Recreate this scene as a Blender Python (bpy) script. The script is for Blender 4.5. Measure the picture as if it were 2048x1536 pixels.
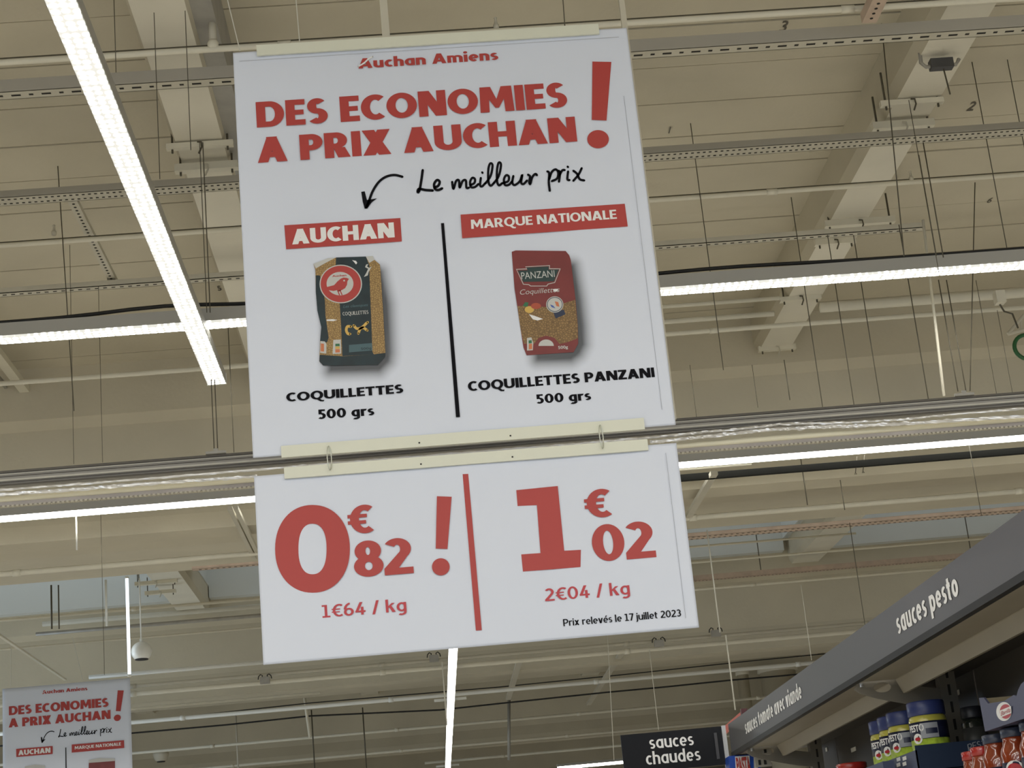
import bpy, math, random
from mathutils import Vector, noise
random.seed(4)
S = bpy.context.scene
for o in list(bpy.data.objects): bpy.data.objects.remove(o)
COL = S.collection

# ------------------------------------------------------------------ camera
F, PITCH, ROLL, YAW = 3513.3, 0.298163, -0.0957023, 0.067096
EYE = Vector((0, 0, 1.6))
cp, sp, cy, sy = math.cos(PITCH), math.sin(PITCH), math.cos(YAW), math.sin(YAW)
FW = Vector((sy*cp, cy*cp, sp)); R0 = Vector((cy, -sy, 0)); U0 = R0.cross(FW)
RT = math.cos(ROLL)*R0 + math.sin(ROLL)*U0
UP = -math.sin(ROLL)*R0 + math.cos(ROLL)*U0
cam = bpy.data.cameras.new('camera'); co = bpy.data.objects.new('camera', cam); COL.objects.link(co)
cam.sensor_width = 36; cam.lens = F/2048*36; cam.clip_start = .05; cam.clip_end = 300
from mathutils import Matrix
M = Matrix(((RT.x, UP.x, -FW.x, EYE.x), (RT.y, UP.y, -FW.y, EYE.y), (RT.z, UP.z, -FW.z, EYE.z), (0, 0, 0, 1)))
co.matrix_world = M
S.camera = co

# ------------------------------------------------------------------ world, lights, exposure
S.view_settings.view_transform = 'Standard'; S.view_settings.look = 'None'
S.view_settings.exposure = 0.18; S.view_settings.gamma = 1; S.view_settings.use_curve_mapping = False
W = bpy.data.worlds.new('world'); S.world = W; W.use_nodes = True
W.node_tree.nodes['Background'].inputs[0].default_value = (.62, .78, 1.0, 1)
W.node_tree.nodes['Background'].inputs[1].default_value = .8      # daylight through the open shop front behind
LAMP = 9.0                                                        # strength of the strip lamps' lenses
def area(name, loc, sx, sy_, power, color=(1, .97, .9), rot=(0, 0, 0)):
    l = bpy.data.lights.new(name, 'AREA'); l.shape = 'RECTANGLE'; l.size = sx; l.size_y = sy_
    l.energy = power; l.color = color
    o = bpy.data.objects.new(name, l); o.location = loc; o.rotation_euler = rot; COL.objects.link(o)
    return o
# rows of strip lamps of the shop outside the frame, shining down onto the floor
for i, (yy, pw) in enumerate([(-11, 700), (-7, 700), (-3.4, 650), (0.6, 200)]):
    area('extra_row_light', (1, yy, 4.65), 26, .12, pw)
for i, (yy, pw) in enumerate([(8.36, 330), (16.5, 270), (27.5, 130), (36, 120)]):  # unseen fill rows added ahead; only the nearest follows a modelled lamp
    area('extra_row_light', (0, yy, 4.55 if yy < 10 else 3.7), 30, .25, pw)

# unseen bluish light added to lift the far left, standing for daylight
area('added_daylight_fill', (-9.5, 20.5, 3.0), 6, 1.6, 170, (.70, .85, 1.0), (math.radians(90), 0, math.radians(-90)))

# ------------------------------------------------------------------ helpers
def ray(x, y): return (x-1024)*RT - (y-768)*UP + F*FW
def atY(x, y, d): v = ray(x, y); return EYE + v*(d/v.y)
def atX(x, y, d): v = ray(x, y); return EYE + v*(d/v.x)
def atZ(x, y, z): v = ray(x, y); return EYE + v*((z-1.6)/v.z)
def lin(c): return tuple(((v/255+.055)/1.055)**2.4 if v > 10 else v/255/12.92 for v in c)
MATS = {}
def mat(name, rgb, rough=.6, metal=0, noise_amt=0, nscale=6, bump=0, bscale=40, spec=.5, emit=None, strength=0, stretch=None, coat=0):
    if name in MATS: return MATS[name]
    m = bpy.data.materials.new(name); MATS[name] = m; m.use_nodes = True
    nt = m.node_tree; b = nt.nodes['Principled BSDF']
    b.inputs['Base Color'].default_value = (*rgb, 1); b.inputs['Roughness'].default_value = rough
    b.inputs['Metallic'].default_value = metal; b.inputs['Specular IOR Level'].default_value = spec
    b.inputs['Coat Weight'].default_value = coat
    if emit:
        b.inputs['Emission Color'].default_value = (*emit, 1); b.inputs['Emission Strength'].default_value = strength
    tc = nt.nodes.new('ShaderNodeTexCoord')
    src = tc.outputs['Object']
    if stretch:
        mp = nt.nodes.new('ShaderNodeMapping'); mp.inputs['Scale'].default_value = stretch
        nt.links.new(src, mp.inputs[0]); src = mp.outputs[0]
    if noise_amt:
        n = nt.nodes.new('ShaderNodeTexNoise'); n.inputs['Scale'].default_value = nscale; n.inputs['Detail'].default_value = 6
        nt.links.new(src, n.inputs[0])
        r = nt.nodes.new('ShaderNodeMapRange'); r.inputs[1].default_value = .3; r.inputs[2].default_value = .7
        r.inputs[3].default_value = 1-noise_amt; r.inputs[4].default_value = 1+noise_amt
        nt.links.new(n.outputs[0], r.inputs[0])
        mx = nt.nodes.new('ShaderNodeVectorMath'); mx.operation = 'SCALE'; mx.inputs[0].default_value = rgb
        nt.links.new(r.outputs[0], mx.inputs['Scale']); nt.links.new(mx.outputs[0], b.inputs['Base Color'])
    if bump:
        n = nt.nodes.new('ShaderNodeTexNoise'); n.inputs['Scale'].default_value = bscale; n.inputs['Detail'].default_value = 4
        nt.links.new(src, n.inputs[0])
        bp = nt.nodes.new('ShaderNodeBump'); bp.inputs['Strength'].default_value = bump; bp.inputs['Distance'].default_value = .01
        nt.links.new(n.outputs[0], bp.inputs['Height']); nt.links.new(bp.outputs[0], b.inputs['Normal'])
    return m

WLOC = {}
def wloc(p): return WLOC.get(p.name, Vector()) if p else Vector()
def mesh(name, v, f, m, parent=None, smooth=False, mats=None, midx=None):
    """one mesh object; v in world coordinates"""
    vs = [Vector(p) for p in v]
    if parent: org = wloc(parent)
    else:
        lo = [min(p[i] for p in vs) for i in range(3)]; hi = [max(p[i] for p in vs) for i in range(3)]
        org = Vector(((lo[0]+hi[0])/2, (lo[1]+hi[1])/2, lo[2]))
    me = bpy.data.meshes.new(name); me.from_pydata([tuple(p-org) for p in vs], [], f)
    o = bpy.data.objects.new(name, me); COL.objects.link(o)
    if parent: o.parent = parent
    else: o.location = org
    WLOC[o.name] = org
    for mm in (mats or [m]): me.materials.append(mm)
    if midx:
        for i, p in enumerate(me.polygons): p.material_index = midx[i]
    if smooth: me.shade_smooth()
    return o
def tag(o, label=None, cat=None, group=None, kind=None):
    if label: o['label'] = label
    if cat: o['category'] = cat
    if group: o['group'] = group
    if kind: o['kind'] = kind
    return o
def thing(name, label, cat, loc, group=None):
    o = bpy.data.objects.new(name, None); COL.objects.link(o); o.empty_display_size = .1
    o.location = loc; WLOC[o.name] = Vector(loc)
    return tag(o, label, cat, group)
class G:
    """geometry collector"""
    def __init__(s): s.v = []; s.f = []
    def add(s, v, f):
        n = len(s.v); s.v += [Vector(p) for p in v]; s.f += [tuple(i+n for i in q) for q in f]; return s
    def box(s, a, b):
        x0, y0, z0 = a; x1, y1, z1 = b
        return s.add([(x0, y0, z0), (x1, y0, z0), (x1, y1, z0), (x0, y1, z0), (x0, y0, z1), (x1, y0, z1), (x1, y1, z1), (x0, y1, z1)],
                     [(0, 3, 2, 1), (4, 5, 6, 7), (0, 1, 5, 4), (1, 2, 6, 5), (2, 3, 7, 6), (3, 0, 4, 7)])
    def prism(s, pts, ax, a, b):
        """pts 2-D outline; extruded along axis ax from a to b"""
        def P(p, t):
            return {'x': (t, p[0], p[1]), 'y': (p[0], t, p[1]), 'z': (p[0], p[1], t)}[ax]
        n = len(pts)
        return s.add([P(p, a) for p in pts]+[P(p, b) for p in pts],
                     [tuple(range(n))[::-1], tuple(range(n, 2*n))]+[(i, (i+1) % n, n+(i+1) % n, n+i) for i in range(n)])
    def tube(s, path, r, n=8, caps=True):
        path = [Vector(p) for p in path]; rs = r if isinstance(r, (list, tuple)) else [r]*len(path)
        b = len(s.v); prev = None
        for i, p in enumerate(path):
            t = (path[min(i+1, len(path)-1)]-path[max(i-1, 0)]).normalized()
            if prev is None:
                a = Vector((0, 0, 1)) if abs(t.z) < .9 else Vector((1, 0, 0)); u = t.cross(a).normalized()
            else: u = (prev-t*prev.dot(t)).normalized()
            prev = u; w = t.cross(u)
            for k in range(n):
                an = 2*math.pi*k/n; s.v.append(p+(u*math.cos(an)+w*math.sin(an))*rs[i])
        for i in range(len(path)-1):
            for k in range(n):
                a = b+i*n+k; c = b+i*n+(k+1) % n; s.f.append((a, c, c+n, a+n))
        if caps: s.f += [tuple(b+k for k in range(n))[::-1], tuple(b+(len(path)-1)*n+k for k in range(n))]
        return s
    def lathe(s, c, prof, n=24):
        c = Vector(c); b = len(s.v)
        for r, z in prof:
            for k in range(n):
                an = 2*math.pi*k/n; s.v.append(c+Vector((r*math.cos(an), r*math.sin(an), z)))
        for i in range(len(prof)-1):
            for k in range(n):
                a = b+i*n+k; d = b+i*n+(k+1) % n; s.f.append((a, d, d+n, a+n))
        s.f += [tuple(b+k for k in range(n))[::-1], tuple(b+(len(prof)-1)*n+k for k in range(n))]
        return s
    def out(s, name, m, parent=None, smooth=False): return mesh(name, s.v, s.f, m, parent, smooth)

# ------------------------------------------------------------------ materials
PAINT = mat('ceiling_paint', (.56, .51, .392), .75, noise_amt=.06, nscale=1.5, bump=.15, bscale=30)
PAINT2 = mat('lit_ceiling_paint', (.72, .68, .57), .7, noise_amt=.05, nscale=2)  # lighter copy of the ceiling paint, light from below put into the colour
STEEL_P = mat('painted_steel', (.54, .505, .41), .55, noise_amt=.05, nscale=4)
PIPE = mat('cream_pipe_paint', (.70, .66, .54), .45, noise_amt=.04)
GREYST = mat('grey_galvanised', (.36, .345, .31), .5, metal=.2, noise_amt=.1, nscale=9)
PINK = mat('primer_pink_steel', (.52, .40, .31), .65, noise_amt=.12, nscale=12)
HOLE = mat('slot_dark', (.02, .018, .014), .9)
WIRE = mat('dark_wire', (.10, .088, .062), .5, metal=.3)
PALEWIRE = mat('pale_cord', (.60, .58, .50), .6)
BLACK = mat('black_rubber', (.012, .012, .012), .6)
BLACKRAIL = mat('black_rail', (.010, .010, .008), .8, spec=.2)
HOUSING = mat('lamp_housing', (.42, .41, .38), .45)
CREAMRAIL = mat('cream_pvc', (.72, .73, .62), .4)
INKRED = mat('red_print', (.44, .048, .042), .5)
INKBLACK = mat('black_print', (.004, .004, .007), .7, spec=.15)
INKWHITE = mat('white_print', (.82, .82, .82), .5)
ALU = mat('aluminium', (.55, .56, .57), .35, metal=.8)
WHITE = mat('white_plastic', (.85, .85, .80), .35)
def emat(name, col, st, cells=None):
    m = bpy.data.materials.new(name); m.use_nodes = True; nt = m.node_tree
    b = nt.nodes['Principled BSDF']; b.inputs['Base Color'].default_value = (.9, .9, .88, 1)
    b.inputs['Emission Color'].default_value = (*col, 1); b.inputs['Emission Strength'].default_value = st
    if cells:
        tc = nt.nodes.new('ShaderNodeTexCoord'); mp = nt.nodes.new('ShaderNodeMapping'); mp.inputs['Scale'].default_value = cells
        vo = nt.nodes.new('ShaderNodeTexVoronoi'); vo.inputs['Randomness'].default_value = .25; vo.inputs['Scale'].default_value = 1
        nt.links.new(tc.outputs['Object'], mp.inputs[0]); nt.links.new(mp.outputs[0], vo.inputs[0])
        r = nt.nodes.new('ShaderNodeMapRange'); r.inputs[1].default_value = .25; r.inputs[2].default_value = .52
        r.inputs[3].default_value = st*1.15; r.inputs[4].default_value = .45
        nt.links.new(vo.outputs['Distance'], r.inputs[0]); nt.links.new(r.outputs[0], b.inputs['Emission Strength'])
    return m
LENS = emat('lamp_lens', (1, 1, .93), LAMP)
LENSY = emat('lamp_lens_cells', (1, 1, .95), 2.6, (30, 26, 1))
LENSX = emat('lamp_lens_cells_across', (1, 1, .92), LAMP, (28, 28, 1))

# ------------------------------------------------------------------ the building
g = G().box((-30, -16, -.2), (30, 52, 0)); tag(g.out('floor', mat('floor_tiles', (.62, .60, .55), .35, noise_amt=.04, nscale=1)), kind='structure')
for nm, a, b in (('wall_left', (-30.2, -16, 0), (-30, 52, 6.4)), ('wall_right', (30, -16, 0), (30.2, 52, 6.4)), ('wall_back', (-30.2, 52, 0), (30.2, 52.2, 6.4))):
    tag(G().box(a, b).out(nm, PAINT), kind='structure')
ceil = thing('ceiling', None, None, (0, 0, 6.0)); tag(ceil, 'beige concrete roof deck in wide planks', kind='structure')
del ceil['label']
BAYS = [(-7.4, 12.65), (15.0, 21.5), (23.9, 30.4), (32.8, 39.3), (41.7, 52)]
G().box((-30, -16, 6.02), (30, 52, 6.2)).out('roof_slab', PAINT, ceil)
DZ = 5.9
# skylights of the second bay: (x0, x1) openings near the far end
SKY = [(-6.4, -3.2), (-2.5, .8), (1.3, 4.6), (5.1, 8.4)]
def deck(x0, x1, y0, y1, pitch, first=None):
    y = y0 if first is None else first
    while y < y1-.02:
        e = min(y+pitch-.012, y1)
        if e > y0:
            G().box((x0+.01, max(y, y0), DZ+random.uniform(-.003, .003)), (x1-.01, e, DZ+.1)).out('deck_plank', PAINT, ceil)
        y += pitch
B1X = [-4.85, -1.05, 2.75, 6.55]; BW = .24
for i in range(3): deck(B1X[i]+.12, B1X[i+1]+.12, 5.0, 12.65, .447, 4.86)
G().box((-30, -7.4, DZ), (30, 4.99, DZ+.1)).out('deck_field', PAINT, ceil)
G().box((-30, 5, DZ), (-4.75, 12.65, DZ+.1)).out('deck_field', PAINT, ceil)
G().box((6.68, 5, DZ), (30, 12.65, DZ+.1)).out('deck_field', PAINT, ceil)
B2X = [-6.68, -2.88, .92, 4.72, 8.52]
for i in range(4): deck(B2X[i]+.15, B2X[i+1]+.15, 15.0, 19.9, .68)
for a, b in ((-30, -6.53), (8.68, 30)): G().box((a, 15, DZ), (b, 21.5, DZ+.1)).out('deck_field', PAINT, ceil)
# daylight wells over the far half of the second bay
PANE = emat('skylight_pane', (.85, .93, 1.0), .30)
CURB = mat('skylight_curb', (.62, .64, .62), .7)
for i in range(4):
    x0, x1 = B2X[i]+.38, B2X[i+1]-.1
    k = tag(thing('skylight', None, None, ((x0+x1)/2, 19.9, 5.9)), kind='structure')
    G().box((x0-.1, 19.9, 5.9), (x0, 21.5, 6.7)).out('side_curb', CURB, k)
    G().box((x1, 19.9, 5.9), (x1+.1, 21.5, 6.7)).out('side_curb', CURB, k)
    G().box((x0, 21.35, 5.75), (x1, 21.5, 6.7)).out('end_curb', CURB, k)
    G().box((x0, 19.9, 5.9), (x1, 20.0, 6.7)).out('end_curb', CURB, k)
    G().box((x0, 20.0, 6.7), (x1, 21.35, 6.72)).out('pane', PANE, k)
for a, b in BAYS[2:]: G().box((-30, a, DZ), (30, b, DZ+.1)).out('deck_field', PAINT, ceil)
# cut the slab open over the daylight wells: the slab above is replaced by strips
bpy.data.objects.remove(bpy.data.objects['roof_slab'])
G().box((-30, -16, 6.02), (30, 19.8, 6.2)).box((-30, 21.6, 6.02), (30, 52, 6.2)).out('roof_slab', PAINT, ceil)

def beam(x0, y0, y1, w, z0=5.6):
    g = G().prism([(x0-.03, DZ+.02), (x0-.03, z0+.07), (x0, z0), (x0+w, z0), (x0+w+.03, z0+.07), (x0+w+.03, DZ+.02)], 'y', y0, y1)
    o = g.out('ceiling_beam', PAINT); o.data.materials.append(PAINT2); o.data.polygons[4].material_index = 1; o.data.polygons[3].material_index = 0
    return tag(o, kind='structure')
for x in B1X: beam(x, -7.4, 12.65, BW)
for x in B2X: beam(x, 14.9, 21.5, .34)
for a, b in BAYS[2:]:
    for k in range(-2, 4): beam(-1.05+3.8*k, a, b, .3)
def girder(Y):
    pr = [(Y, 5.95), (Y, 5.50), (Y+.10, 5.44), (Y+.10, 4.86), (Y+.03, 4.70), (Y, 4.57), (Y+.30, 4.57), (Y+.34, 4.75), (Y+1.1, 4.70), (Y+2.4, 4.78), (Y+2.4, 5.95)]
    g = G()
    n = len(pr)
    g.prism(pr, 'x', -30, 30)
    return tag(g.out('ceiling_girder', PAINT), kind='structure')
for Y in (12.65, 21.5, 30.4, 39.3): girder(Y)
tag(G().box((-.775-.03, 5, 5.63), (-.70, 12.6, 5.9)).out('trim_1', GREYST), kind='structure')

# ------------------------------------------------------------------ long fittings running across the aisle
def Yof(p, z): return sum(atZ(*q, z).y for q in p)/len(p)
def xlim(px, Y): return atY(px[0], px[1], Y).x
LX, RX = -9.5, 9.5
def xpipe(pts, z, r, label, m=None, x0=None, x1=None, name='ceiling_pipe', cat='pipe', couplings=True, nosag=True):
    Y = Yof(pts, z); a = LX if x0 is None else xlim(x0, Y); b = RX if x1 is None else xlim(x1, Y)
    t = thing(name, label, cat, ((a+b)/2, Y, z))
    G().tube([(a, Y, z), (b, Y, z)], r, 10).out('tube', m or PIPE, t, True)
    if couplings:
        x = a+1.3
        while x < b:
            G().tube([(x-.03, Y, z), (x+.03, Y, z)], r*1.25, 10).out('coupling', m or PIPE, t, True); x += 2.6
    return t, Y
def xtray(pts, z, w, h, label, rows, long, short, m=None, x0=None, x1=None, m2=None):
    """perforated channel; rows of slots in its underside"""
    Y = Yof(pts, z); a = LX if x0 is None else xlim(x0, Y); b = RX if x1 is None else xlim(x1, Y)
    t = thing('cable_tray', label, 'cable tray', ((a+b)/2, Y, z))
    G().box((a, Y-w/2, z), (b, Y+w/2, z+.004)).box((a, Y-w/2, z), (b, Y-w/2+.004, z+h)).box((a, Y+w/2-.004, z), (b, Y+w/2, z+h)).out('channel', m or STEEL_P, t)
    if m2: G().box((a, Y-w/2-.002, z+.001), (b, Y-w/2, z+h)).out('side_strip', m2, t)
    s = G(); sw = .0065 if long > short else .0045
    for r in rows:
        x = a+.05; k = 0
        while x < b-.05:
            L = long if k % 2 == 0 else short
            s.box((x, Y+r*w-sw, z-.002), (x+L, Y+r*w+sw, z)); x += L+(long+short)*.62; k += 1
    tag(s.out('slots', HOLE, t), kind='stuff')
    return t, Y
def strip(a, b, z, w, h, label, axis='x', lens=None, wrap=0, group=None):
    """linear lamp from a to b (metres along axis), fixed = the other coordinate"""
    (p0, p1, q) = (a[0], b, a[1])
    t = thing('strip_lamp', label, 'lamp', ((p0+p1)/2, q, z) if axis == 'x' else (q, (p0+p1)/2, z), group)
    def bx(s0, s1, q0, q1, z0, z1):
        return G().box((s0, q0, z0), (s1, q1, z1)) if axis == 'x' else G().box((q0, s0, z0), (q1, s1, z1))
    bx(p0, p1, q-w/2, q+w/2, z+wrap+.004, z+h).out('housing', HOUSING, t)
    bx(p0+.004, p1-.004, q-w/2+.003, q+w/2-.003, z, z+wrap+.006).out('lens', lens or LENS, t)
    for p in (p0, p1):
        s = -.008 if p == p0 else .0
        bx(p+s, p+s+.008, q-w/2-.002, q+w/2+.002, z-.001, z+h+.002).out('end_cap', WHITE, t)
    return t
t, YA = xpipe([(0, 110), (1268, 50), (2048, 6)], 5.5, .015, 'slim cream pipe nearest the top edge, crossing under both roof beams')
G().box((LX, YA-.004, 5.514), (RX, YA+.004, 5.522)).out('cable', WIRE, t)  # dark strip added for the shade line along the pipe's top
# stub and bulb hanging on that pipe
p = atY(425, 65, YA)
d = thing('sprinkler_drop', 'short capped drop on the topmost pipe, beside the left roof beam', 'sprinkler', (p.x, YA, 5.5))
G().tube([(p.x, YA, 5.52), (p.x, YA, 5.66)], .018, 12).out('stub', STEEL_P, d, True)
G().lathe((p.x, YA, 5.5), [(.018, 0), (.026, .01), (.026, .03), (.018, .045)], 14).out('collar', PIPE, d, True)
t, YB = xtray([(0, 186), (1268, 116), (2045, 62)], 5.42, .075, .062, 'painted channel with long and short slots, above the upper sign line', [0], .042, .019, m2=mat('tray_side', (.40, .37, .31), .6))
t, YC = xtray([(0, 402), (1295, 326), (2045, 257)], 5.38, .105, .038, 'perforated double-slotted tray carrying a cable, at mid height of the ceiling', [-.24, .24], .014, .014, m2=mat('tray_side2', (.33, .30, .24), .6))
g = G().tube([(x/10, YC+.05+.008*math.sin(x*.7), 5.425+.004*math.sin(x*1.3)) for x in range(-90, 95, 5)], .011, 6)
tag(g.out('tray_cable', BLACKRAIL, None, True), 'dark cable lying along the double-slotted tray', 'cable')
t, YD = xpipe([(0, 480), (1304, 408), (2047, 352)], 5.45, .014, 'cream pipe below the double-slotted tray, lifted on small hangers')
G().box((LX, YD-.004, 5.463), (RX, YD+.004, 5.470)).out('cable', WIRE, t)  # dark strip drawn in for the shade above this pipe, not a cable
t, YE = xtray([(0, 590), (1848, 459)], 5.45, .06, .035, 'small slotted channel ending right of the right roof beam', [0], .022, .022, x1=(1848, 459))
t, YG = xpipe([(0, 768), (490, 729), (1324, 670), (2048, 615)], 5.4, .017, 'cream pipe just above the near girder face')
xpipe([(1318, 613), (1556, 597)], 5.45, .014, 'short cream pipe right of the sign, upper of two stopping at the beam', x0=(700, 650), x1=(1560, 597), couplings=False)
xpipe([(1322, 643), (1550, 628)], 5.43, .018, 'short cream pipe right of the sign, lower of two stopping at the beam', x0=(700, 680), x1=(1548, 628), couplings=False)
xpipe([(1645, 620), (2048, 580)], 5.45, .035, 'thick round duct right of the right roof beam', x0=(1640, 620), couplings=False, name='round_duct', cat='duct')

# strip lamps
YF = Yof([(0, 682), (495, 646), (1312, 586), (2048, 534)], 4.62)
strip((-4.6, YF), 5.6, 4.62, .1, .078, 'long strip lamp crossing behind the upper sign, with black cable along its top', lens=LENSX, wrap=.008)
g = G(); pts = []
for i in range(60):
    x = -4.6+i*10.2/59; hump = .035*math.exp(-((x+1.15)/.35)**2)+.02*math.exp(-((x-1.75)/.5)**2)
    pts.append((x, YF-.03, 4.708+hump*.7))
tag(g.tube(pts, .010, 6).out('lamp_cable', BLACK, None, True), 'black cable lying on top of the long strip lamp', 'cable')
strip((2.6, -.985), 9.17, 4.55, .102, .06, 'bright strip lamp running lengthwise at the left, its end above the sign rail', 'y', LENSY, group=None)
YH = Yof([(0, 1040), (512, 1002), (1357, 930), (2048, 882)], 4.6)
strip((-6, YH), 7, 4.6, .1, .075, 'long strip lamp behind the gap between the two price signs', lens=LENS, wrap=.016)
strip((15.6, .322), 38, 4.15, .088, .055, 'white strip lamp running away below the lower price sign', 'y', LENS)
for yy in (20.9, 29.5):
    tag(G().box((.322-.19, yy, 4.202), (.322+.19, yy+.04, 4.23)).out('lamp_crossbar', WHITE), ('white crossbar on the receding strip lamp, nearer one' if yy < 25 else 'white crossbar on the receding strip lamp, farther one'), 'bracket')
YL2 = 33.0
pl, prr = atY(1115, 1538, YL2), atY(1300, 1523, YL2)
strip((pl.x, YL2), prr.x+.2, (pl.z+prr.z)/2, .1, .09, 'far strip lamp glimpsed left of the hot sauces sign', lens=LENS, wrap=.04)
YI = Yof([(1362, 958), (2048, 912)], 4.5)
tag(G().box((1.0, YI-.02, 4.5), (9.5, YI+.02, 4.545)).out('black_track', BLACKRAIL), 'matt black track right of the signs, under the second strip lamp', 'track')
xpipe([(1360, 937), (1505, 930)], 4.62, .008, 'thin conduit right of the lower sign, above the black track', x0=(900, 960), x1=(1503, 929), couplings=False)
t, YK = xpipe([(1372, 1038), (2048, 988), (0, 1150), (515, 1097)], 4.5, .021, 'cream pipe under the near girder, level with the lower price sign')
xtray([(1375, 1075), (2048, 1024)], 4.42, .13, .03, 'pinkish primed tray with fine slots, right of the lower price sign', [-.3, .3], .02, .02, m=PINK, x0=(1000, 1090), m2=PINK)
xtray([(385, 1142), (515, 1128)], 4.42, .07, .02, 'short pinkish tray end showing left of the lower price sign', [0], .02, .02, m=PINK, x0=(385, 1142), x1=(560, 1124), m2=PINK)
xpipe([(1380, 1093), (1710, 1068)], 5.3, .012, 'thin cream conduit below the pinkish tray', x0=(900, 1130), x1=(1712, 1068), couplings=False)
xpipe([(1380, 1122), (1635, 1104), (1966, 1081)], 5.3, .013, 'thin conduit crossing the daylight well, second below the pinkish tray', couplings=False, x0=(900, 1150))
xtray([(1387, 1160), (1913, 1121)], 5.35, .10, .06, 'brownish tray along the top of the second girder, right side', [0], .02, .02, m=PINK, x0=(800, 1200), m2=PINK)
xpipe([(1390, 1178), (1890, 1138)], 4.95, .016, 'cream pipe on the face of the second girder, right side', x0=(800, 1210))
xpipe([(0, 1240), (515, 1199)], 5.2, .016, 'cream pipe crossing the daylight well at the far left', x1=(900, 1170))
xpipe([(88, 1247), (515, 1214)], 5.5, .03, 'duct behind the cream pipe at the far left', m=STEEL_P, x0=(85, 1247), x1=(800, 1190), couplings=False, name='round_duct', cat='duct')
xpipe([(0, 1300), (523, 1254)], 4.9, .012, 'thin pipe above the speaker ball', x1=(900, 1220), couplings=False)
xpipe([(70, 1268), (515, 1232)], 5.0, .02, 'grey bar above the speaker ball, hung on two dark rods', m=GREYST, x0=(72, 1266), x1=(700, 1215), couplings=False, name='hanging_bar', cat='bar')
xpipe([(650, 1343), (1000, 1308), (1422, 1271)], 4.35, .020, 'upper pipe of the pair below the lower price sign', m=STEEL_P)
t, Y20 = xpipe([(650, 1357), (1000, 1324), (1450, 1284)], 4.27, .025, 'lower pipe of the pair below the lower price sign', m=PIPE)
xpipe([(178, 1354), (520, 1326)], 4.55, .022, 'pale bar starting above the small far sign', m=WHITE, x0=(178, 1354), x1=(560, 1322), couplings=False, name='hanging_bar', cat='bar')
xpipe([(268, 1452), (650, 1412), (1000, 1379), (1455, 1334)], 4.45, .026, 'pale pipe with a dark upper edge, third line below the lower price sign', m=WHITE)
xpipe([(265, 1422), (560, 1389)], 4.5, .016, 'thin pale pipe between the lower pair and the dark-edged pipe, left side', x1=(640, 1381), couplings=False)
xpipe([(265, 1510), (650, 1473), (1040, 1438), (1456, 1397)], 4.4, .021, 'cream pipe on the far girder face, upper of two')
xpipe([(640, 1516), (1040, 1481), (1438, 1444)], 4.35, .021, 'cream pipe on the far girder face, lower of two')
xpipe([(1000, 1515), (1240, 1489)], 4.3, .021, 'cream pipe near the bottom edge, left of the hot sauces sign', x0=(850, 1533))
Yc = 24.2
g = G(); pts = []
for i, (x, y) in enumerate([(0, 1492), (268, 1466), (450, 1450), (620, 1432), (880, 1420), (1000, 1407), (1210, 1385), (1330, 1374), (1455, 1361), (1560, 1352), (1800, 1330)]): pts.append(atY(x, y, Yc))
tag(g.tube(pts, .012, 6).out('slack_cable', BLACK, None, True), 'slack black cable strung below the dark-edged pale pipe', 'cable')
g = G().tube([atY(x, y, 23.6) for x, y in ((0, 1470), (268, 1444), (620, 1406), (1000, 1374), (1240, 1350), (1500, 1322), (1750, 1298))], .008, 6)
tag(g.out('slack_cable', BLACK, None, True), 'thin black cable lying on top of the dark-edged pale pipe', 'cable')

# fittings running lengthwise
def ybar(p0, p1, z, w, h, label, m=None, slots=False, name='channel_bar', cat='bar'):
    a, b = atZ(*p0, z), atZ(*p1, z); x = (a.x+b.x)/2
    t = thing(name, label, cat, (x, (a.y+b.y)/2, z))
    G().box((x-w/2, a.y, z), (x+w/2, b.y, z+h)).out('bar', m or STEEL_P, t)
    if slots:
        s = G(); y = a.y+.03
        while y < b.y: s.lathe((x, y, z-.0015), [(.008, 0), (.008, .0016)], 8); y += .045
        tag(s.out('slots', HOLE, t), kind='stuff')
    return t
ybar((140, 397), (229, 568), 5.5, .05, .03, 'perforated bar slanting down at the left, between tray and slotted channel', slots=True)
ybar((1768, -20), (1740, 46), 5.42, .07, .05, 'pinkish perforated strut at the top edge, right of the upper sign', m=PINK, slots=True, name='perforated_strut', cat='strut')
ybar((457, 1020), (512, 1120), 4.5, .03, .03, 'twin lengthwise bar left of the lower price sign, left one')
ybar((468, 1019), (520, 1112), 4.5, .03, .03, 'twin lengthwise bar left of the lower price sign, right one')
ybar((1424, 950), (1382, 1036), 4.5, .05, .03, 'lengthwise bar right of the lower price sign, crossing behind the black track')
ybar((1035, 1325), (1020, 1400), 4.55, .07, .03, 'lengthwise bar under the lower sign, left of two')
ybar((1240, 1305), (1182, 1410), 4.6, .07, .03, 'lengthwise bar under the lower sign, right of two')
ybar((0, 1262), (118, 1362), 4.7, .03, .02, 'thin pale bar slanting down to the small far sign', m=PIPE)
ybar((-60, 640), (68, 812), 5.72, .07, .05, 'pale lengthwise bar under the deck at the left edge, meeting the girder', m=PIPE)
ybar((-80, 680), (52, 812), 5.76, .02, .03, 'dark lengthwise strip beside the pale bar at the left edge', m=GREYST)

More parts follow.
